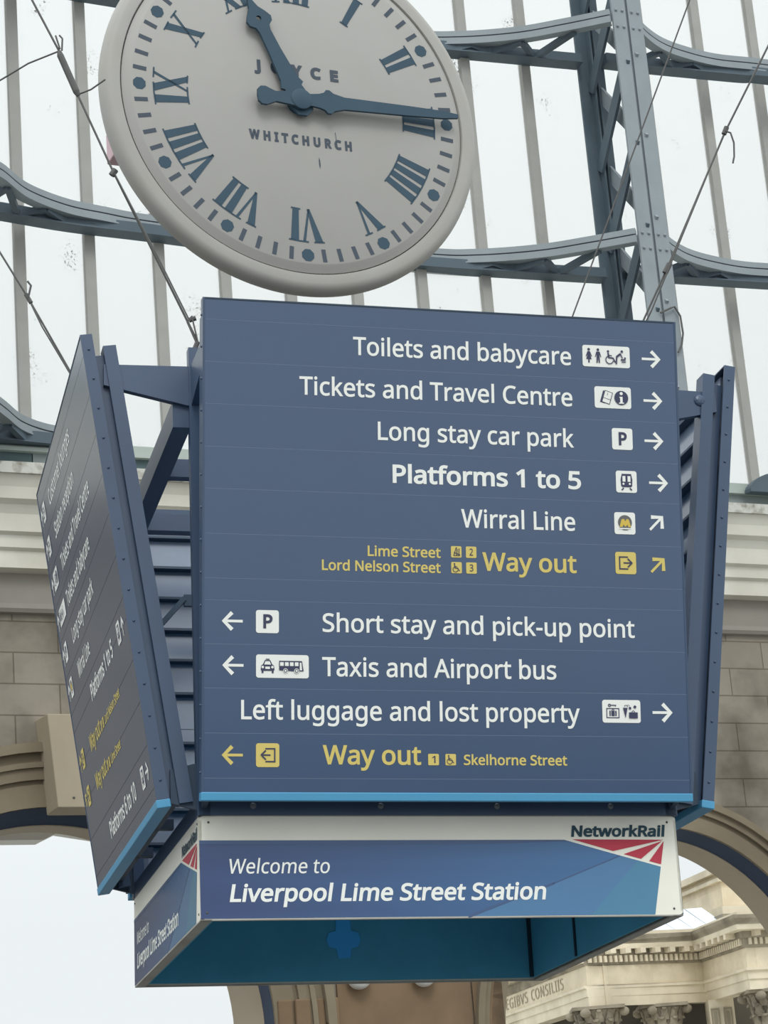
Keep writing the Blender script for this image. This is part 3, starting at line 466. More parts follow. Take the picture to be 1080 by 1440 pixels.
wl.prism([out], -0.45, 0.0, UPR)
wall = tag(obj('wall_back', wl, 'wall', None, WALL), kind='structure')
fz = MB(); fz.box(-26, 17, -0.04, 0.0, 11.12, 11.75); obj('frieze', fz, 'frieze', wall)
ml = MB(); ml.sweep([(-26, 0, 0), (26, 0, 0)], [(0.0, 10.93), (0.10, 10.95), (0.14, 11.02), (0.12, 11.12), (0.0, 11.14)]); obj('string_course', ml, 'frieze', wall)
pf = [(0, 11.72), (.3, 11.76), (.32, 12.08), (.40, 12.13), (.42, 12.36), (.52, 12.41), (.56, 12.74), (.64, 12.9), (.76, 12.98), (.80, 13.2), (.90, 13.42), (0, 13.42)]
cn = MB(); cn.sweep([(-26, 0, 0), (26, 0, 0)], pf); tag(obj('trim_1', cn, 'cornice', None, WALL), kind='structure')
ld = MB(); ld.box(-26, 17, -0.96, 0.1, 13.42, 13.64); tag(obj('trim_2', ld, 'ledge', None, WALL), kind='structure')
x = -26.0; i = 0
pn0 = MB(); pn0.box(-26, 17, -.24, .05, 13.64, 14.04); pn0 = tag(obj('trim_3', pn0, 'panel_dark', None, WALL), kind='structure')
while x < 25:
    wd = 1.62 if i % 2 else 0.9
    pn = MB(); pn.box(x+.01, x+wd-.01, -0.32, -0.2, 13.65, 14.04); obj('ledge_panel', pn, ('panel_dark', 'panel_grey')[i % 2], pn0); x += wd; i += 1
rl = MB(); rl.box(-26, 17, -0.44, 0.05, 14.04, 14.12); rl.box(-26, 17, -0.36, 0.05, 14.12, 14.3); tag(obj('trim_4', rl, 'rail', None, WALL), kind='structure')
# arch mouldings, navy reveals, pale outer soffits
def arch(A, bands, rev, sof):
    c, zc, a, b = A
    for r0_, r1_, d in bands:
        q = MB(); q.prism(ringpoly(c, zc, a+r0_, b+r0_, a+r1_, b+r1_, ZF), -0.02, d, UPR); obj('archivolt', q, 'arch', wall)
    def tunnel(name, mt, a0, b0, d0, a1, b1, d1, th):
        q = MB(); n = 48
        pth = lambda aa, bb, d: [Vector((c-aa, -d, ZF))] + [Vector((c-aa*math.cos(k*PI/n), -d, zc+bb*math.sin(k*PI/n))) for k in range(n+1)] + [Vector((c+aa, -d, ZF))]
        L = [pth(a0, b0, d0), pth(a1, b1, d1), pth(a1+th, b1+th, d1), pth(a0+th, b0+th, d0)]
        V = [[q.bm.verts.new(p) for p in l] for l in L]
        for k in range(4):
            for j in range(len(V[0])-1): q.face([V[k][j], V[k][j+1], V[(k+1) % 4][j+1], V[(k+1) % 4][j]])
        q.face([V[k][0] for k in range(4)]); q.face([V[k][-1] for k in range(4)][::-1])
        return obj(name, q, mt, wall, None, True)
    tunnel('arch_reveal', 'reveal', a-.005, b-.005, -.04, rev[0], rev[1], -.5, .4)
    tunnel('arch_soffit', 'soffit', rev[0]-.01, rev[1]-.01, -.48, sof[0], sof[1], -1.3, .5)
arch(AL, [(0, .42, .05), (.42, .5, .02), (.5, .72, .11), (.72, .82, .17), (.82, 1.0, .07), (1.0, 1.18, .22)], (4.11, 3.87), (3.80, 3.88))
arch(AR, [(0, .3, .05), (.3, .38, .02), (.38, .52, .11), (.52, .66, .2)], (3.88, 4.06), (3.82, 4.03))
ks = MB(); V3 = lambda s, d, z: (s, -d, z)
ks.hexa([V3(-7.34, .0, 7.12), V3(-6.3, .0, 7.12), V3(-7.3, .62, 7.16), V3(-6.36, .62, 7.16), V3(-7.5, .0, 8.9), V3(-6.1, .0, 8.9), V3(-7.44, .62, 8.9), V3(-6.18, .62, 8.9)])
obj('keystone', ks, 'keystone', wall, None, False, .02)
for s in (-7.0, -6.8):
    kb = MB(); kb.blob(V3(s, .62, 7.34), .025); obj('keystone_bolt', kb, 'cable', wall)
# pier between the arches
pr = MB(); pr.box(1.04, 1.70, -0.05, 0.2, ZF, 4.4); obj('pier_return', pr, 'pier', wall, None, False, .015)
pr = MB(); pr.box(-1.82, 1.0, -0.06, 0.2, ZF, 5.2); obj('pier', pr, 'pier', wall, None, False, .015)
for s0, s1, d in ((-3.05, -2.75, .10), (-2.72, -2.42, .16), (-2.38, -2.12, .12), (-2.10, -1.86, .2)): 
    pj = MB(); pj.box(s0, s1, -d, .2, ZF, 3.6); obj('pier_moulding', pj, 'pier', wall, None, False, .03)
# two round lamps on the pier
for s, nm in ((-1.42, 'left'), (-0.06, 'right')):
    t = thing('wall_lamp', 'round white wall lamp on the stone pier, the %s of the two under the sign' % nm, 'lamp', WALL @ T((s, -0.06, 3.84)), 'wall lamps on the pier')
    q = MB(); q.lathe([(.0, .34), (.12, .33), (.2, .28), (.24, .2), (.24, .12), (.0, .12)][::-1], 32, (0, 0, 0), 'y')
    obj('globe', q, 'lamp', t, T((0, 0, .12)), True)
    q = MB(); q.lathe([(.1, .0), (.1, .13), (.0, .13)], 24, (0, 0, 0), 'y'); obj('bracket', q, 'steel', t, T((0, 0, .12)), True)
# canopy outside the left arch
cp = MB(); cp.prism([[(-10.5, 7.33), (-6.27, 7.33), (-5.89, 7.51), (-5.2, 7.40), (-3.0, 7.0), (-3.0, 8.6), (-10.5, 8.6)]], -4.6, -4.0, UPR)
tag(obj('entrance_canopy', cp, 'canopy', None, WALL), 'pale grey canopy edge outside, just under the crown of the left arch', 'canopy')

# glazed end screen
win = MB(); win.box(-18, 22, -0.01, 0.01, 14.25, 14.35); win.box(-18, 22, -.05, .05, 33.4, 33.6)
win = tag(obj('window_1', win, 'bar', None, WALL), kind='structure')
bars = [-18.0, -16.5, -15.0, -13.5, -12.0, -10.5, -9.0, -7.48, -6.04, -4.58, -3.16, -1.72, -0.2, 1.33, 2.87, 4.40, 5.95, 7.55, 9.15, 10.72, 12.3, 13.8, 15.4, 16.9, 18.5, 20.0, 21.5]
for a, b in zip(bars[:-1], bars[1:]):
    q = MB(); q.box(a, b, 0.05, 0.062, 14.2, 33.5); obj('pane', q, 'glass', win)
for s in bars:
    q = MB(); q.box(s-.11, s+.11, -0.06, 0.10, 14.2, 33.5); obj('glazing_bar', q, 'bar', win)

# lattice columns and girders of the end screen
def column(sc, label):
    t = thing('lattice_column', label, 'column', WALL @ T((sc, 0, 13.64)), 'lattice columns of the end screen')
    base = T((0, 0, -13.64)); zt = 31
    q = MB()
    for k in (-1, 1): q.box(k*.2-.17, k*.2+.17, -2.06, -2.0, 13.64, zt); q.box(k*.035-.02, k*.035+.02, -2.0, -1.82, 13.64, zt)
    q.box(.36, .42, -2.0, -1.78, 13.64, zt)
    obj('front_flange', q, 'steel', t, base)
    q = MB()
    for k in (-1, 1): q.box(k*.19-.15, k*.19+.15, -.32, -.26, 13.64, zt); q.box(k*.05-.02, k*.05+.02, -.5, -.32, 13.64, zt)
    obj('rear_flange', q, 'steel_dark', t, base)
    z = 13.7; k = 0
    while z < 30:
        q = MB(); q.bar((-.13, -2.0, z+1.95), (-.10, -.36, z), .07, .30, (0, .77, 1)); obj('diagonal_brace', q, 'steel_dark', t, base)
        q = MB(); q.bar((.12, -.36, z+1.95), (.12, -2.0, z), .07, .30, (0, -.77, 1)); obj('diagonal_brace', q, 'steel', t, base)
        z += 1.95
    for zz in (18.9, 19.25, 24.2, 24.6):
        for s in (-.28, -.12, .12, .28): q = MB(); q.blob((s, -2.07, zz), .035); obj('rivet', q, 'steel', t, base)
column(5.95, 'tall grey lattice column right of the clock, rising behind the sign')
column(-9.55, 'grey lattice column at the far left edge, only its side showing')
def spline(P, n=8):
    o = []
    for i in range(len(P)-1):
        p0 = P[max(i-1, 0)]; p1 = P[i]; p2 = P[i+1]; p3 = P[min(i+2, len(P)-1)]
        for k in range(n):
            t = k/n
            o.append(tuple(.5*((2*p1[j])+(-p0[j]+p2[j])*t+(2*p0[j]-5*p1[j]+4*p2[j]-p3[j])*t*t+(-p0[j]+3*p1[j]-3*p2[j]+p3[j])*t**3) for j in range(2)))
    o.append(P[-1]); return o
def girder(near, far, z, label):
    s0 = near[0][0]
    t = thing('lattice_girder', label, 'girder', WALL @ T((s0, 0, z)), 'curved lattice girders of the end screen')
    base = T((-s0, 0, -z))
    N = [(s, -d, z+.17) for s, d in spline(near, 16)]; F = [(s, -d, z) for s, d in spline(far, 16)]
    q = MB()
    q.sweep(N, [(-.05, 0), (.05, 0), (.05, .13), (-.05, .13)]); q.sweep(N, [(-.05, .16), (.05, .16), (.05, .29), (-.05, .29)]); q.sweep(N, [(-.12, .0), (-.05, .0), (-.05, .29), (-.12, .29)])
    q.sweep(N, [(-.16, -.03), (.06, -.03), (.06, .0), (-.16, .0)])
    obj('curved_chord', q, 'steel', t, base)
    q = MB(); q.sweep(F, [(-.13, 0), (.13, 0), (.13, .22), (-.13, .22)]); q.sweep(F, [(-.2, -.03), (.2, -.03), (.2, 0), (-.2, 0)]); obj('straight_chord', q, 'steel_dark', t, base)
    # web
    s = near[0][0]+.5; k = 0; end = near[-1][0]
    at = lambda L, x: min(L, key=lambda p: abs(p[0]-x))
    while s < end-.6:
        a = at(N, s if k % 2 else s+.5); b = at(F, s+.5 if k % 2 else s)
        q = MB(); q.bar((a[0], a[1]+.08, a[2]-.02), (b[0], b[1]-.05, b[2]+.04), .12, .14); obj('web_brace', q, 'steel_dark', t, base)
        s += .5; k += 1
nL = [(-9.1, 2.15), (-8.75, 2.08), (-8.34, 1.86), (-7.63, 1.12), (-6.71, .62), (-5.85, .42), (-4.74, .25), (-1.5, .08), (1.5, .08), (2.6, .28), (3.8, .82), (4.65, 1.44), (5.47, 2.12)]
fL = [(-9.3, .7), (-8, .55), (-6.5, .33), (-4.8, .25), (-1.5, .05), (1.4, .06), (3.4, .22), (5.6, .42)]
nR = [(6.33, 1.86), (6.68, 1.56), (7.3, 1.2), (8.0, .98), (9.0, .84), (10.3, .92), (13.5, 1.0), (18, 1.0), (21.5, 1.2)]
fR = [(6.2, .5), (7.2, .55), (9.6, .75), (10.3, .85), (13.5, .9), (18, .7), (21.5, .7)]
girder(nL, fL, 24.08, 'curved lattice girder behind the top of the clock, upper one left of the tall column')
girder(nL, fL, 18.84, 'curved lattice girder behind the bottom of the clock, lower one left of the tall column')
girder(nR, fR, 24.15, 'upper curved lattice girder running right from the tall column')
girder(nR, fR, 18.95, 'lower curved lattice girder running right from the tall column')
nB = [(-9.1, 2.1), (-8.75, 1.95), (-8.3, 1.4), (-7.79, .72), (-7.2, .3), (-6.6, .12)]
girder(nB, [(-9.3, .6), (-6.4, .3)], 14.2, 'short curved girder end low on the left, resting on the wall ledge')
hp = MB(); hp.prism([[(9.55-1.05*math.cos(i*PI/20), 14.0+.5*math.sin(i*PI/20)) for i in range(21)]], .5, .75, UPR)
tag(obj('curved_bracket', hp, 'steel_dark', None, WALL), 'dark rounded bracket on the ledge right of the sign', 'bracket')

q = MB(); q.tube([(5.85-6, -2.12, .9), (6.1-6, -2.15, 1.02), (6.22-6, -2.12, 1.07), (6.32-6, -2.14, .86), (6.33-6, -2.15, .46), (6.27-6, -2.14, .2), (6.17-6, -2.12, .03)], .022)
tag(obj('loose_wire', q, 'cable', None, WALL @ T((6, 0, 16.5))), 'thin loose wire looped on the tall column at the sign top right corner', 'wire')

# ================================================================== THE HALL OUTSIDE THE RIGHT ARCH (z above eye)
HB = T((7.73, 109.94, CZ))
hall = thing('civic_hall', 'pale sandstone classical building with deep cornice, seen through the right arch', 'building', T((7.73, 109.94, -0.05)))
hb = T((-7.73, -109.94, CZ+.05))
plan = [(1.0, 139.8), (7.73, 109.94), (13.61, 113.2), (14.95, 107.2), (22.5, 110.2)]
PL = [(x, y, 0) for x, y in plan]
def hpart(name, prof, mt):
    q = MB(); q.sweep(PL, prof); return obj(name, q, mt, hall, hb)
hpart('architrave', [(-.9, 7.6), (.0, 7.6), (.0, 8.05), (.06, 8.07), (.06, 8.42), (.16, 8.46), (.16, 8.58), (-.9, 8.58)], 'hall_plain')
hpart('frieze', [(-.9, 8.58), (0, 8.58), (0, 9.50), (-.9, 9.50)], 'hall')
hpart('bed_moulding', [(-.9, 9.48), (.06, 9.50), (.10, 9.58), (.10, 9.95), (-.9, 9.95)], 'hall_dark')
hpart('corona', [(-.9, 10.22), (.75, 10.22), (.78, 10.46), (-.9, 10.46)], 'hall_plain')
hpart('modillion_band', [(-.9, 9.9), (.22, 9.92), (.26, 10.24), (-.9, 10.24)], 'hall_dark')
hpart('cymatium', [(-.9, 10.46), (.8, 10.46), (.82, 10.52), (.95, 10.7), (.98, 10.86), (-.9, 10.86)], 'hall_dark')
hpart('blocking_course', [(-.9, 10.86), (.6, 10.86), (.6, 11.05), (-.9, 11.05)], 'hall_plain')
def along(i, d, off):
    a, b = Vector(plan[i]), Vector(plan[i+1]); e = (b-a).normalized(); nn = Vector((e.y, -e.x)); p = a+e*d+nn*off
    return Matrix(((e.x, nn.x, 0, p.x), (e.y, nn.y, 0, p.y), (0, 0, 1, 0), (0, 0, 0, 1)))
for i in range(4):
    Ln = (Vector(plan[i+1])-Vector(plan[i])).length
    d = .1
    while d < Ln-.05:
        if i or d > Ln-6: q = MB(); q.box(0, .15, 0, .14, 9.62, 9.92, along(i, d, .09)); obj('dentil', q, 'hall_plain', hall, hb)
        d += .29
    d = .35
    while d < Ln-.2:
        q = MB(); q.box(-.15, .15, 0, .5, 9.98, 10.22, along(i, d, .2)); obj('modillion', q, 'hall_plain', hall, hb); d += .85
e = (Vector(plan[1])-Vector(plan[0])).normalized(); nn = Vector((e.y, -e.x))
LM = Matrix(((e.x, 0, nn.x, plan[1][0]), (e.y, 0, nn.y, plan[1][1]), (0, 1, 0, 0), (0, 0, 0, 1)))
for wd_, t0_, t1_ in (('LEGIBVS', -16.0, -10.8), ('CONSILIIS', -10.05, -4.0)):
    q = MB(); letters(q, wd_, t0_, t1_, 8.80, .54, 4, 0, .03, LM, 60); obj('inscription', q, 'letter', hall, hb)
def capital(px, py, r, sq=False):
    q = MB()
    if not sq: q.lathe([(r*.84, 5.95), (r*.86, 6.3), (r*.9, 6.8), (r*1.08, 7.3), (r*1.2, 7.45), (0, 7.45)], 24, (px, py, 0))
    else: q.box(px-r*.85, px+r*.85, py-r*.3, py+r*.5, 5.95, 7.45)
    for row, (zz, rr, n, sz) in enumerate(((6.2, .90, 9, .26), (6.68, .96, 9, .27), (7.12, 1.05, 12, .2))):
        for k in range(n):
            a = 2*PI*(k+.5*row)/n; ca, sa = math.cos(a), math.sin(a)
            # acanthus leaf: a curling strip with a lobed edge
            pr0 = None
            for j in range(7):
                f = j/6; rad = r*rr*(1+.16*math.sin(f*PI*.5)+.26*max(0, f-.6)); z_ = zz-.25+.58*math.sin(min(1, f*1.15)*PI*.5)-(.12 if j == 6 else 0)
                wj = sz*(.9-.55*f+.22*(j % 2))
                P = [Vector((px+rad*ca-w_*sa, py+(rad*sa+w_*ca)*(1 if not sq else .45), z_)) for w_ in (-wj, 0, wj)]
                P[1] += Vector((ca, sa*(1 if not sq else .45), 0))*.07
                P2 = [p-Vector((ca, sa, 0))*.12 for p in P]
                V = [q.bm.verts.new(p) for p in P+P2]
                if pr0:
                    for u_, w_ in ((0, 1), (1, 2), (2, 5), (5, 4), (4, 3), (3, 0)): q.face([pr0[u_], pr0[w_], V[w_], V[u_]])
                pr0 = V
            q.face([pr0[0], pr0[1], pr0[2], pr0[5], pr0[4], pr0[3]])
    for k in range(4):
        a = PI/4+k*PI/2+.3
        q.blob((px+r*1.5*math.cos(a), py+r*1.5*math.sin(a)*(1 if not sq else .5), 7.32), (.26, .26, .22))
    q.box(px-r*1.35, px+r*1.35, py-r*(1.35 if not sq else .6), py+r*(1.35 if not sq else .6), 7.47, 7.62)
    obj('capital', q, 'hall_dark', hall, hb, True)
    q = MB()
    if not sq:
        n = 48; q.lathe([(r*.95, -1.7), (r*.84, 5.98), (0, 5.98)], 48, (px, py, 0))
    else:
        q.box(px-r*.85, px+r*.85, py-.3, py+.5, -1.7, 5.98)
    obj('column_shaft', q, 'hall_plain', hall, hb, True)
capital(8.15, 111.15, .92); capital(11.4, 112.9, .85); capital(16.1, 108.75, .95); capital(5.3, 124.0, .9)
pl = MB(); pl.box(13.55, 14.75, 112.0, 113.6, -1.7, 7.6)
obj('pilaster', pl, 'hall_plain', hall, hb)
for x in (13.82, 14.42):
    pr_ = MB(); pr_.prism([rect(x-.2, x+.2, 6.2, 7.2), rect(x-.14, x+.14, 6.28, 7.12)], -112.0, -111.92, UPR); pr_.prism([rect(x-.07, x+.07, 6.36, 7.04)], -112.0, -111.95, UPR); obj('pilaster_panel', pr_, 'hall_dark', hall, hb)
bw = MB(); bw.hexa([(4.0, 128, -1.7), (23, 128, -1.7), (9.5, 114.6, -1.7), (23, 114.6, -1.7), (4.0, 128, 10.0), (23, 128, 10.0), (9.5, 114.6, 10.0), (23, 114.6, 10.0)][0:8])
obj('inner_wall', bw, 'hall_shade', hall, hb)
# attic storey and the sheeted roof in front of it
ea = Vector((-.22, .975)).normalized(); eb = Vector((.88, .47)).normalized()
def block(name, K, la, lb, z0, z1, mt):
    K = Vector(K); c = [K+ea*la, K+ea*la+eb*lb, K, K+eb*lb]
    q = MB(); q.hexa([(p.x, p.y, z0) for p in c]+[(p.x, p.y, z1) for p in c]); return obj(name, q, mt, hall, hb)
block('attic_wall', (16.4, 124.0), 26, 12, 9.5, 15.0, 'hall')
block('attic_cornice', (16.2, 123.6), 26.6, 12.4, 14.55, 14.75, 'hall_plain'); block('attic_cornice', (16.1, 123.4), 26.8, 12.6, 15.0, 15.35, 'hall_plain')
block('attic_plinth', (16.0, 121.5), 4, 12, 9.5, 13.0, 'hall_plain'); block('attic_plinth', (15.6, 118.6), 7, 12, 9.5, 12.3, 'hall_dark')
block('attic_plinth', (15.4, 114.2), 12, 10, 9.5, 11.5, 'hall_plain')
for k in range(9):
    x0 = 7.6+k*.95; sh = MB()
    sh.hexa([(x0, 114.0+k*.35, 11.0), (x0+.86, 114.0+k*.35, 11.0), (x0, 113.98+k*.35, 11.05), (x0+.86, 113.98+k*.35, 11.05), (x0-1.1, 122, 13.0), (x0-.24, 122, 13.0), (x0-1.1, 121.9, 13.05), (x0-.24, 121.9, 13.05)])
    obj('roof_sheet', sh, 'sheet', hall, hb)

# ================================================================== THE HANGING DIRECTION SIGN
X, Y, YAW, DB, DT, Z0, Z1, BX, BY, ZB0, ZB1, TC, TE = -.0961, 12.2078, .258, 1.3837, 1.7369, 1.7198, 4.0868, 1.1879, 1.1752, 1.1936, 1.6787, .0398, -.0297
SMX = T((X, Y, 3+CZ)) @ Rot(YAW, 'Z') @ Rot(TE, 'X') @ Rot(TC, 'Y') @ T((0, 0, -3))
sign = thing('direction_sign', 'four-sided navy hanging direction sign with a white welcome box beneath, below the clock', 'sign', SMX @ T((0, 0, ZB0)))
BASE = T((0, 0, -ZB0)); Lp = math.hypot(DT-DB, Z1-Z0)
def panel_mx(k):
    y = Vector((0, -(DT-DB), Z1-Z0))/Lp; x = Vector((1, 0, 0)); n = x.cross(y)
    P = Matrix(((x.x, y.x, n.x, 0), (x.y, y.y, n.y, -DB), (x.z, y.z, n.z, Z0), (0, 0, 0, 1)))
    return BASE @ Rot(k*PI/2, 'Z') @ P
SEAM = [.026, .093, .302, .512, .72, .928, 1.033, 1.246, 1.463, 1.667, 1.876, 2.083, 2.292, 2.392]
def sign_panel(k, lines, tiles, arrows, label):
    q = MB(); q.mi = 0
    for a, b in zip(SEAM[:-1], SEAM[1:]):
        q.mi = 0; q.box(-1.197, 1.197, a+.0012, b-.0012, -.018, 0)
        q.mi = 1; q.box(-1.075, 1.075, a+.002, b-.002, -.03, -.022)
        if a > .05 and (a < .99 or a > 1.1): q.mi = 4; q.box(-1.075, 1.075, a-.008, a+.008, -.08, -.03)
        if k == 0 and a > .05: q.mi = 3; q.box(-1.196, 1.196, a-.0013, a+.0013, -.006, -.0003)  # front only: painted edge light along each seam
    q.mi = 2; q.box(-1.197, 1.197, .03, 2.388, -.022, -.018)
    p = obj('sign_panel', q, ['navy', 'inner', 'gap', 'seam_glint', 'navy_dark'], sign, panel_mx(k)); tag(p, label)
    for s in (-1, 1):
        q = MB(); q.box(min(s*1.197, s*1.207), max(s*1.197, s*1.207), .028, 2.40, -.058, .002)
        b = .12
        while b < 2.38:
            q.blob((s*1.207, b, -.03), .007); b += .157
        obj('end_plate', q, 'navy_frame', p)
    q = MB(); hs = 1.209 if k != 2 else 1.196; q.box(-hs, hs, -.012, .028, -.062, .006); obj('edge_strip', q, 'stripe', p, None, False, .004)
    q = MB(); q.box(-1.197, 1.197, 2.392, 2.40, -.058, .002); obj('top_capping', q, 'navy_dark', p)
    for s in (-1, 1):
        q = MB(); a, b = sorted((s*1.195, s*1.095))
        q.box(a+.0, b, .0, 2.335, -.170, -.105); q.box((a+b)/2-.012, (a+b)/2+.012, .02, 2.30, -.11, -.05)
        obj('panel_post', q, 'navy_frame', p)
    for txt, x0, x1, base, cap, bold, col in lines:
        q = MB(); letters(q, txt, x0, x1, base, cap, bold); o = obj('lettering', q, col, p); tag(o, '%s lettering reading %s' % (col, txt))
    for kind, x0, x1, y0, y1, yel in tiles:
        o = pictogram(kind, x0, x1, y0, y1, p, None, yel)
    for x, y, s, deg, col in arrows:
        q = MB(); q.flat([arrow_poly(x, y, s, deg)], .0015); obj('arrow', q, col, p)
    return p
W_, Y_ = 'white', 'yellow'
FRONT = [('Toilets and babycare', -.467, .647, 2.148, .091, 12, W_), ('Tickets and Travel Centre', -.735, .648, 1.938, .091, 12, W_), ('Long stay car park', -.348, .649, 1.729, .091, 12, W_),
 ('Platforms 1 to 5', -.277, .681, 1.519, .091, 24, W_), ('Wirral Line', .064, .645, 1.31, .091, 12, W_), ('Lime Street', -.405, -.043, 1.157, .051, 18, Y_), ('Lord Nelson Street', -.630, -.044, 1.083, .051, 18, Y_),
 ('Way out', .167, .646, 1.10, .091, 18, Y_), ('Short stay and pick-up point', -.629, .936, .786, .089, 12, W_), ('Taxis and Airport bus', -.632, .528, .575, .091, 12, W_),
 ('Left luggage and lost property', -1.021, .642, .367, .091, 12, W_), ('Way out', -.632, -.155, .159, .091, 18, Y_), ('Skelhorne Street', .055, .571, .160, .049, 18, Y_)]
FT = [('toilets', .707, .956, 2.147, 2.257, 0), ('tickets', .764, .956, 1.937, 2.047, 0), ('P', .849, .957, 1.728, 1.837, 0), ('train', .863, .972, 1.511, 1.621, 0), ('M', .848, .957, 1.301, 1.411, 0), ('exit', .847, .955, 1.102, 1.212, 1),
 ('escalator', .009, .062, 1.161, 1.217, 1), ('2', .084, .137, 1.161, 1.217, 1), ('wheelchair', .009, .062, 1.084, 1.139, 1), ('3', .084, .137, 1.084, 1.139, 1),
 ('P', -.95, -.84, .775, .884, 0), ('taxibus', -.95, -.697, .563, .673, 0), ('luggage', .757, .953, .369, .48, 0), ('exitl', -.951, -.840, .145, .256, 1), ('1', -.121, -.068, .158, .212, 1), ('wheelchair', -.036, .016, .158, .212, 1)]
FA = [(1.070, 2.2, .100, 0, W_), (1.072, 1.985, .100, 0, W_), (1.070, 1.779, .100, 0, W_), (1.087, 1.566, .100, 0, W_), (1.069, 1.363, .100, 45, W_), (1.069, 1.151, .100, 45, Y_),
 (1.067, .421, .104, 0, W_), (-1.063, .829, .100, 180, W_), (-1.060, .62, .101, 180, W_), (-1.063, .2, .100, 180, Y_)]
sign_panel(0, FRONT, FT, FA, 'front face of the sign, ten lines of directions in white and yellow')
LEFT = [('Customer lounges', -.723, .354, 2.16, .091, 12, W_), ('Station reception', -.687, .263, 1.95, .091, 12, W_), ('Tickets and Travel Centre', -.64, .714, 1.738, .091, 12, W_), ('Toilets and babycare', -.645, .436, 1.527, .091, 12, W_),
 ('Long stay car park', -.645, .332, 1.317, .091, 12, W_), ('Wirral Line', -.641, -.104, 1.11, .091, 12, W_), ('Platforms 1 to 5', -.295, .64, .892, .091, 22, W_), ('Way out', -.631, -.17, .684, .091, 18, Y_), ('Lord Nelson Street', .03, .63, .684, .051, 18, Y_),
 ('Way out', -.634, -.17, .47, .091, 18, Y_), ('Lime Street', .03, .413, .47, .051, 18, Y_), ('Platforms 6 to 10', -.387, .647, .154, .091, 22, W_)]
LT = [('P', -1.045, -.935, 2.16, 2.27, 0), ('P', -1.045, -.935, 1.95, 2.06, 0), ('tickets', -1.035, -.843, 1.735, 1.845, 0), ('toilets', -1.03, -.745, 1.52, 1.62, 0), ('P', -1.04, -.93, 1.308, 1.418, 0), ('M', -1.04, -.93, 1.098, 1.208, 0),
 ('train', .85, .96, .88, .99, 0), ('exit', -1.03, -.92, .675, .785, 1), ('exitl', -1.03, -.92, .462, .572, 1), ('train', .868, .97, .145, .253, 0), ('wheelchair', -.14, -.087, .684, .738, 1), ('2', -.06, -.007, .684, .738, 1), ('wheelchair', -.14, -.087, .47, .524, 1), ('1', -.06, -.007, .47, .524, 1)]
LT[0] = ('exit', -1.045, -.935, 2.16, 2.27, 0); LT[1] = ('tickets_one', -1.045, -.935, 1.95, 2.06, 0)
LA = [(-1.11, 2.215, .1, 90, W_), (-1.11, 2.005, .1, 90, W_), (-1.11, 1.79, .1, 90, W_), (-1.11, 1.57, .1, 90, W_), (-1.11, 1.36, .1, 90, W_), (-1.11, 1.15, .1, 90, W_), (1.045, .93, .1, 90, W_), (-1.10, .73, .1, 90, Y_), (-1.10, .515, .1, 135, Y_), (1.06, .2, .1, 0, W_)]
LT[1] = ('2', 0, 0, 0, 0, 0)
LT = [q for q in LT if q[1] != q[2]] + [('exit', -1.045, -.935, 1.95, 2.06, 0)]
sign_panel(3, LEFT, LT, LA, 'left face of the sign, seen at a steep angle')
sign_panel(1, [], [], [], 'right face of the sign, only its back and end seen')
sign_panel(2, [], [], [], 'rear face of the sign, only its slatted back seen')
# core frame
def spart(name, q, mt, **k): return obj(name, q, mt, sign, BASE, **k)
for sx_ in (-1, 1):
    for sy_ in (-1, 1):
        q = MB(); cx, cy = sx_*1.165, sy_*1.165
        q.box(cx-.03, cx+.03, cy-.03, cy+.03, ZB1, 4.06); spart('corner_post', q, 'navy_frame')
        # tapered arms out to the two neighbouring panels
        q = MB(); q.hexa([(sx_*1.16, cy-.02, 3.74), (sx_*1.16, cy+.02, 3.74), (sx_*1.62, cy-.02, 3.84), (sx_*1.62, cy+.02, 3.84), (sx_*1.16, cy-.02, 3.96), (sx_*1.16, cy+.02, 3.96), (sx_*1.62, cy-.02, 3.95), (sx_*1.62, cy+.02, 3.95)])
        if sx_ > 0: q.blob((sx_*1.53, cy-.02, 3.9), (.035, .016, .035))
        spart('bracket_arm', q, 'navy_frame')
        q = MB(); q.hexa([(cx-.02, sy_*1.16, 3.74), (cx+.02, sy_*1.16, 3.74), (cx-.02, sy_*1.62, 3.84), (cx+.02, sy_*1.62, 3.84), (cx-.02, sy_*1.16, 3.96), (cx+.02, sy_*1.16, 3.96), (cx-.02, sy_*1.62, 3.95), (cx+.02, sy_*1.62, 3.95)]); spart('bracket_arm', q, 'navy_frame')
        # gussets at the foot
        q = MB(); x1 = sx_*1.32
        q.hexa([(sx_*1.16, cy-.012, 1.70), (sx_*1.16, cy+.012, 1.70), (x1, cy-.012, 1.74), (x1, cy+.012, 1.74), (sx_*1.16, cy-.012, 1.94), (sx_*1.16, cy+.012, 1.94), (x1, cy-.012, 1.90), (x1, cy+.012, 1.90)]); q.blob((sx_*1.26, cy-.015, 1.80), (.022, .014, .022)); spart('gusset', q, 'navy_dark')
        q = MB(); y1 = sy_*1.32
        q.hexa([(cx-.012, sy_*1.16, 1.70), (cx+.012, sy_*1.16, 1.70), (cx-.012, y1, 1.74), (cx+.012, y1, 1.74), (cx-.012, sy_*1.16, 1.94), (cx+.012, sy_*1.16, 1.94), (cx-.012, y1, 1.90), (cx+.012, y1, 1.90)]); spart('gusset', q, 'navy_dark')
for s in (-1, 1):
    q = MB(); q.box(s*1.23-.045, s*1.23+.045, -1.16, 1.16, 3.64, 3.78); spart('top_beam', q, 'navy_frame')
    q = MB(); q.box(s*1.15-.04, s*1.15+.04, -1.19, 1.19, ZB1, ZB1+.085); spart('ring_beam', q, 'navy_frame')
    q = MB(); q.box(-1.19, 1.19, s*1.155-.04, s*1.155+.04, ZB1, ZB1+.1); spart('ring_beam', q, 'navy_frame')
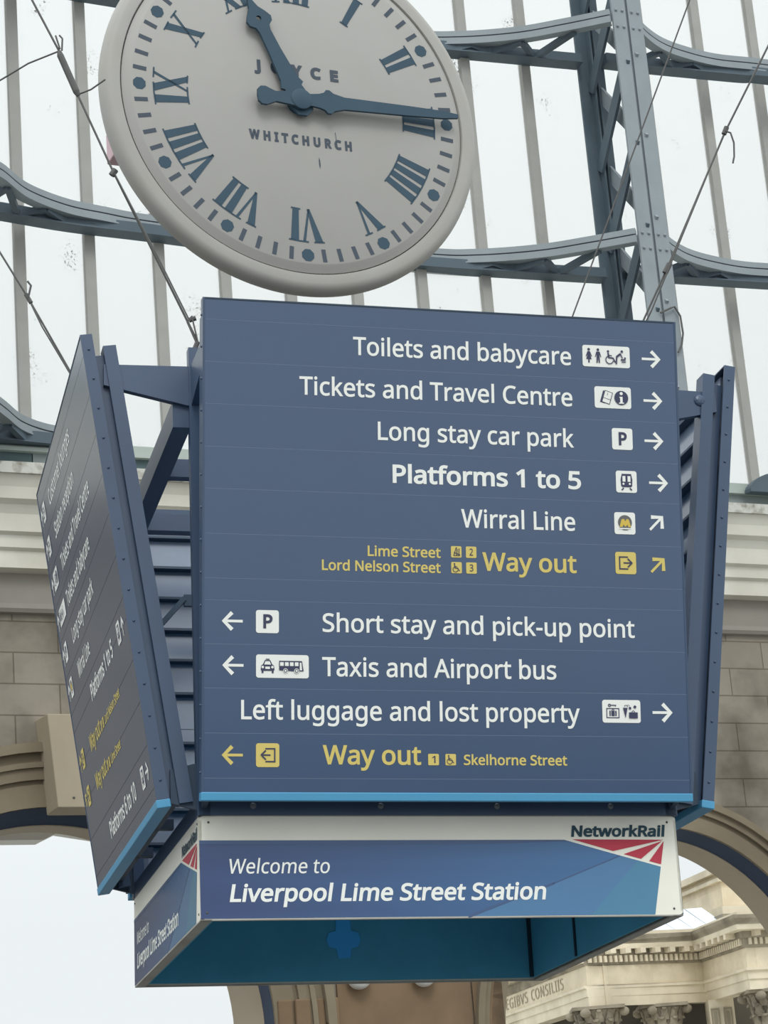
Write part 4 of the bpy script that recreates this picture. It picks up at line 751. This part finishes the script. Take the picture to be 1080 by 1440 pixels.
for y in (-.35, .55):
    q = MB(); q.box(-1.19, 1.19, y-.035, y+.035, 3.66, 3.76); spart('cross_beam', q, 'navy_frame')
q = MB(); q.box(-1.16, 1.16, 1.13, 1.2, 3.86, 4.0); q.blob((-.93, 1.12, 3.95), .02); spart('top_beam', q, 'navy_frame')
q = MB(); q.bar((-1.12, 1.25, 3.18), (-.86, 1.25, 3.48), .03, .05, (0, 1, 0)); q.bar((-.86, 1.25, 3.47), (1.1, 1.25, 3.47), .03, .07); spart('rear_brace', q, 'navy_dark')
for x in (-.93, -.31, .27, .85): q = MB(); q.blob((x, -1.195, ZB1+.045), (.016, .01, .016)); spart('ring_bolt', q, 'bolt')
# under-panel rails between the posts and the ring
for k in range(4):
    mm = BASE @ Rot(k*PI/2, 'Z')
    q = MB(); q.box(-1.16, 1.16, -1.30, -1.26, 1.77, 1.83); q.box(-.4, -.35, -1.32, -1.19, 1.77, 1.82); q.box(.35, .4, -1.32, -1.19, 1.77, 1.82); obj('bottom_rail', q, 'navy_dark', sign, mm)
# welcome box
def fascia(k):
    hw, off = (BX, BY) if k % 2 == 0 else (BY, BX)
    P = Matrix(((1, 0, 0, 0), (0, 0, -1, -off), (0, 1, 0, ZB0), (0, 0, 0, 1)))
    mm = BASE @ Rot(k*PI/2, 'Z') @ P; H = ZB1-ZB0
    q = MB(); q.prism([rrect(-hw, hw, 0, H, .02, 3)], -.012, 0)
    f = obj('welcome_fascia', q, 'fascia', sign, mm)
    tag(f, {0: 'front white fascia of the welcome box', 1: 'right fascia of the welcome box', 2: 'rear fascia of the welcome box', 3: 'left white fascia of the welcome box'}[k])
    q = MB(); z = .0012
    q.mi = 0; q.flat([[(-hw, .002), (-hw, .369), (.605, .369), (.885, .291), (.542, .155), (.12, .002)]], z)
    q.mi = 1; q.flat([[(.12, .002), (.542, .155), (.885, .291), (.975, .267), (.717, .002)]], z)
    q.mi = 2; q.flat([[(.717, .002), (.975, .267), (1.092, .235), (1.043, .002)]], z)
    q.mi = 3; q.flat([seg(.10, .0, .54, .158, .012), seg(.53, .154, .885, .290, .006)][:1], z+.0006); q.flat([seg(.53, .154, .885, .290, .006)], z+.0006)
    q.flat([[(-hw, .352), (-hw, .369), (.605, .369), (.63, .362), (.2, .350)]], z+.0006)
    obj('artwork', q, ['print_navy', 'print_mid', 'print_light', 'print_line'], f)
    q = MB()
    for l in ([(.648, .371), (1.117, .368), (.852, .313)], [(.905, .298), (1.110, .362), (.993, .274)], [(1.034, .263), (1.118, .362), (1.094, .247)]): q.flat([l], .002)
    obj('logo_stripes', q, 'red', f)
    for txt, x0, x1, b, cap, bold, shr, mt in (('NetworkRail', .642, 1.13, .383, .056, 34, .12, 'logo'), ('Welcome to', -1.047, -.567, .212, .069, 6, .16, 'white'), ('Liverpool Lime Street Station', -1.050, .496, .079, .083, 22, .16, 'white')):
        q = MB(); letters(q, txt, x0, x1, b, cap, bold, shr, .0026); tag(obj('lettering', q, mt, f), 'lettering reading %s' % txt)
    for x, y in ((-hw+.045, H-.03), (hw-.045, H-.03), (-hw+.03, .03), (hw-.045, .03)): q = MB(); q.blob((x, y, .001), (.006, .006, .004)); obj('fixing_screw', q, 'cable', f)
    q = MB(); q.box(-hw, hw, -.006, .0, -.052 if k % 2 else -.02, 0); obj('bottom_flange', q, 'flange', f)
for k in range(4): fascia(k)
q = MB(); a = 1.125
q.box(-a, a, a-.01, a, ZB0+.006, ZB1-.03); q.box(-a, a, -a, -a+.01, ZB0+.006, ZB1-.03); q.box(a-.01, a, -a, a, ZB0+.006, ZB1-.03); q.box(-a, -a+.01, -a, a, ZB0+.006, ZB1-.03); q.box(-a, a, -a, a, ZB1-.03, ZB1-.02)
spart('box_lining', q, 'teal')
q = MB(); q.box(a-.03, a-.01, a-.03, a-.01, ZB0+.01, ZB1-.03); spart('lining_seam', q, 'teal_line'); q = MB(); q.box(a-.02, a-.008, .28, .30, ZB0+.01, ZB1-.03); spart('lining_seam', q, 'teal_line')
CR = Matrix(((1, 0, 0, 0), (0, 0, -1, a-.012), (0, 1, 0, 0), (0, 0, 0, 1)))
q = MB(); q.prism([[(-.034, 1.325), (.034, 1.325), (.045, 1.38), (.085, 1.39), (.10, 1.43), (.085, 1.47), (.045, 1.48), (.034, 1.64), (-.034, 1.64), (-.045, 1.48), (-.085, 1.47), (-.10, 1.43), (-.085, 1.39), (-.045, 1.38)]], 0, .004, CR); tag(spart('cross_plate', q, 'cross'), 'blue cross-shaped plate inside the box')

# ================================================================== SUSPENSION CABLES
def cable(pts, r, label, clamps=(), extra=()):
    P = [Vector(p)+Vector((0, 0, CZ)) for p in pts]
    q = MB(); q.tube([p-P[0] for p in P], r, 8)
    t = tag(obj('suspension_cable', q, 'cable', None, T(P[0])), label, 'cable', 'suspension cables of the sign')
    d = (P[-1]-P[0])
    for f in clamps:
        c = d*f; q = MB(); q.tube([c-d.normalized()*.03, c+d.normalized()*.03], [.022, .016], 8); q.blob(c+Vector((.02, 0, .01)), .02); obj('cable_clamp', q, 'cable', t)
    for nm, pp, rr in extra:
        q = MB(); q.tube([Vector(p)+Vector((0, 0, CZ))-P[0] for p in pp], rr, 8); obj(nm, q, 'cable', t)
    return t
cable([(-.892, 10.827, 4.142), (-.872, 10.827, 4.19), (-1.25, 10.827, 5.149), (-1.416, 10.827, 5.603), (-1.506, 10.827, 5.872), (-1.638, 10.827, 6.185), (-2.5, 10.6, 8.6)], .0062, 'steel cable passing left of the clock down to the near left corner of the sign', (), [
  ('shackle', [(-.885, 10.827, 4.142), (-.868, 10.827, 4.18)], .014), ('shackle', [(-.87, 10.82, 4.16), (-.915, 10.82, 4.29), (-.89, 10.82, 4.32), (-.865, 10.82, 4.17)], .0045),
  ('cable_clamp', [(-.905, 10.827, 4.30), (-.87, 10.827, 4.31)], .013), ('cable_clamp', [(-1.262, 10.827, 5.135), (-1.24, 10.827, 5.165)], .017), ('paired_strand', [(-.90, 10.82, 4.29), (-1.06, 10.80, 4.69), (-1.245, 10.82, 5.14)], .0045),
  ('turnbuckle', [(-1.416, 10.827, 5.603), (-1.425, 10.827, 5.63), (-1.50, 10.827, 5.845), (-1.506, 10.827, 5.872)], [.010, .019, .019, .010]),
  ('side_wire', [(-1.506, 10.827, 5.872), (-1.67, 10.827, 5.815), (-1.822, 10.827, 5.73), (-2.4, 10.827, 5.35)], .0045), ('side_wire', [(-1.415, 10.827, 5.612), (-1.348, 10.827, 5.634), (-1.271, 10.827, 5.685)], .0045),
  ('wire_tail', [(-1.49, 10.82, 5.87), (-1.485, 10.82, 5.94), (-1.50, 10.82, 5.96)], .005), ('wire_tail', [(-1.50, 10.82, 5.88), (-1.52, 10.82, 5.96)], .005)])
cable([(-1.486, 13.079, 4.072), (-1.488, 13.079, 4.215), (-1.828, 13.079, 4.913), (-2.071, 13.079, 5.423), (-2.237, 13.079, 5.745), (-3.7, 13.079, 8.6)], .0065, 'steel cable at the far left, running down behind the left sign face', (), [
  ('cable_clamp', [(-2.055, 13.07, 5.39), (-2.085, 13.07, 5.45)], .014), ('wire_tail', [(-2.07, 13.06, 5.42), (-2.05, 13.06, 5.50), (-2.07, 13.06, 5.53)], .007), ('paired_strand', [(-1.83, 13.06, 4.90), (-1.99, 13.05, 5.22), (-2.07, 13.07, 5.42)], .005)])
cable([(.765, 13.671, 3.979), (.769, 13.671, 4.007), (1.298, 13.671, 5.243), (2.3, 13.671, 7.412), (3.0, 13.671, 8.93)], .0052, 'thin steel cable crossing in front of the lattice column to the back of the sign', ())
cable([(1.36, 11.419, 4.049), (1.36, 11.419, 4.15), (1.458, 11.419, 4.326), (1.615, 11.419, 4.607), (2.021, 11.419, 5.379), (2.316, 11.419, 5.869), (3.6, 11.419, 8.1)], .0055, 'steel cable with a knotted tail, right of the lattice column', (), [
  ('cable_clamp', [(1.60, 11.41, 4.58), (1.63, 11.41, 4.63)], .016), ('paired_strand', [(1.37, 11.40, 4.15), (1.50, 11.38, 4.36), (1.72, 11.38, 4.79), (2.01, 11.41, 5.36)], .0045),
  ('cable_clamp', [(2.01, 11.41, 5.36), (2.03, 11.41, 5.40)], .014), ('wire_tail', [(2.012, 11.40, 5.375), (2.045, 11.40, 5.36), (2.056, 11.40, 5.30), (2.048, 11.40, 5.22), (2.036, 11.40, 5.18)], .005)])

# ================================================================== THE CLOCK
cX, cY, cZ, cyaw, ctl, crl, R0 = -.4103, 16.0, 8.0546, .432, .0238, -.0127, 1.2686
cy_, sy_ = math.cos(cyaw), math.sin(cyaw)
n0 = Vector((sy_, -cy_, 0)); x0_ = Vector((cy_, sy_, 0)); zz = Vector((0, 0, 1))
n2 = math.cos(ctl)*n0+math.sin(ctl)*zz; z2 = -math.sin(ctl)*n0+math.cos(ctl)*zz
x3 = math.cos(crl)*x0_+math.sin(crl)*z2; z3 = -math.sin(crl)*x0_+math.cos(crl)*z2
CM = Matrix((x3, z3, n2)).transposed().to_4x4(); CM.translation = (cX, cY, cZ+CZ)
clock = thing('hanging_clock', 'large round white clock with black Roman numerals hanging above the sign', 'clock', CM @ T((0, -1.56, -.3)))
CB = T((0, 1.56, .3))
def cpart(name, q, mt, **k): return obj(name, q, mt, clock, CB, **k)
q = MB(); q.lathe([(0, -.06), (1.398, -.06), (1.398, -.034), (1.34, -.004), (1.33, .0), (0, .0)][::-1], 128); cpart('dial', q, 'dial', smooth=True)
q = MB(); q.lathe([(1.405, -.08), (1.405, -.036), (1.412, -.022), (1.48, -.020), (1.515, -.032), (1.538, -.06), (1.550, -.10), (1.542, -.15), (1.50, -.18), (1.42, -.25), (1.30, -.30), (0, -.32), (0, -.08)], 160); cpart('case', q, 'rim', smooth=True)
S_ = lambda a: math.radians(90-a)
for k in range(60):
    if k % 5:
        a = S_(k*6); q = MB(); q.flat([[(r*math.cos(a)-t*math.sin(a), r*math.sin(a)+t*math.cos(a)) for r, t in ((1.215, -.017), (1.32, -.017), (1.32, .017), (1.215, .017))]], .002); cpart('minute_mark', q, 'mark')
for k in range(12):
    a = S_(k*30); q = MB(); q.flat([[(R0*math.cos(a)+.053*math.cos(t*PI/4+PI/8+a), R0*math.sin(a)+.053*math.sin(t*PI/4+PI/8+a)) for t in range(8)]], .002); cpart('hour_dot', q, 'hand')
NUM = ['XII', 'I', 'II', 'III', 'IIII', 'V', 'VI', 'VII', 'VIII', 'IX', 'X', 'XI']
RI, RO_ = .885, 1.165; Hn = RO_-RI
def numeral(txt, q):
    """serif Roman numeral of height 1, centred at 0; thick and thin strokes"""
    wd = {'I': .30, 'V': .62, 'X': .70}; tot = sum(wd[c] for c in txt); pen = -tot/2; L = []
    th, tn = .205, .07
    def ser(x, w_, top): L.append(rect(x-w_/2, x+w_/2, .955 if top else 0, 1.0 if top else .045))
    i = 0
    while i < len(txt):
        c = txt[i]
        if c == 'I':
            x = pen+wd['I']/2; L.append(rect(x-th/2, x+th/2, .03, .97)); ser(x, .31, 1); ser(x, .31, 0)
        elif c == 'V':
            x = pen+wd['V']/2
            L.append([(x-.27, .97), (x-.07, .97), (x+.09, .0), (x-.0, .0)]); L.append([(x+.18, .97), (x+.25, .97), (x+.06, .0), (x-.0, .0)]); ser(x-.17, .27, 1); ser(x+.215, .22, 1)
        else:
            x = pen+wd['X']/2
            L.append([(x-.30, .97), (x-.10, .97), (x+.30, .03), (x+.10, .03)]); L.append([(x+.17, .97), (x+.24, .97), (x-.17, .03), (x-.24, .03)])
            ser(x-.2, .27, 1); ser(x+.2, .27, 1); ser(x-.2, .27, 0); ser(x+.2, .27, 0)
        pen += wd[c]; i += 1
    return L
for k, txt in enumerate(NUM):
    a = S_(k*30); q = MB(); wsc = 1.0
    for l in numeral(txt, q):
        pts = []
        for x, y in l:
            r = RI+y*Hn; ang = a - (x*Hn*wsc)/(RI+.5*Hn)*(1.0)
            pts.append((r*math.cos(ang), r*math.sin(ang)))
        q.flat([pts], .003)
    cpart('numeral', q, 'hand')
q = MB(); letters(q, 'JOYCE', -.335, .362, .243, .102, 60, 0, .003, None, 520); cpart('maker_lettering', q, 'mark')
q = MB(); letters(q, 'WHITCHURCH', -.413, .431, -.345, .083, 56, 0, .003, None, 320); cpart('place_lettering', q, 'mark')
q = MB(); q.flat([[(.149, -.43), (.156, -.46), (.158, -.5), (.152, -.53), (.146, -.5), (.145, -.46)]], .002); cpart('dial_chip', q, 'mark'); q = MB(); q.flat([seg(.30, -.2, .31, -.33, .005)], .002); cpart('dial_chip', q, 'mark')
def hand(name, outline, ang, z, holes=()):
    q = MB(); a = math.radians(90-ang)
    rot = lambda l: [(x*math.cos(a)-y*math.sin(a), x*math.sin(a)+y*math.cos(a)) for x, y in l]
    q.prism([rot(outline)]+[rot(h) for h in holes], z-.012, z+.012); return cpart(name, q, 'hand')
def sym_outline(P): return P + [(x, -y) for x, y in P[::-1]]
mh = sym_outline([(-.36, .0), (-.355, .05), (-.33, .075), (-.29, .078), (-.25, .06), (-.21, .043), (-.1, .055), (0, .075), (.08, .05), (.15, .06), (.19, .075), (.21, .1), (.24, .1), (.27, .075), (.36, .052), (.9, .042), (1.2, .032), (1.33, .016)])
hand('minute_hand', mh, 88.4, .085)
hh = sym_outline([(-.13, .0), (-.10, .07), (0, .10), (.12, .075), (.14, .10), (.2, .075), (.45, .055), (.62, .05), (.66, .06), (.69, .10), (.73, .11), (.78, .08), (.83, .04), (.95, .0)])
hand('hour_hand', hh, 336.0, .055, [circ(.735, 0, .022, 10)])
q = MB(); q.lathe([(.085, 0), (.085, .10), (.075, .104), (0, .104)], 32); cpart('hub', q, 'hand', smooth=True)
q = MB(); q.box(-1.40, -1.1, -.47, -.22, -.46, -.2); tag(cpart('side_housing', q, 'pink', bevel=.01), 'pale pink box behind the left edge of the case')
q = MB(); q.box(-.06, .06, 1.5, 6.0, -.22, -.10); cpart('hanger', q, 'steel_dark')
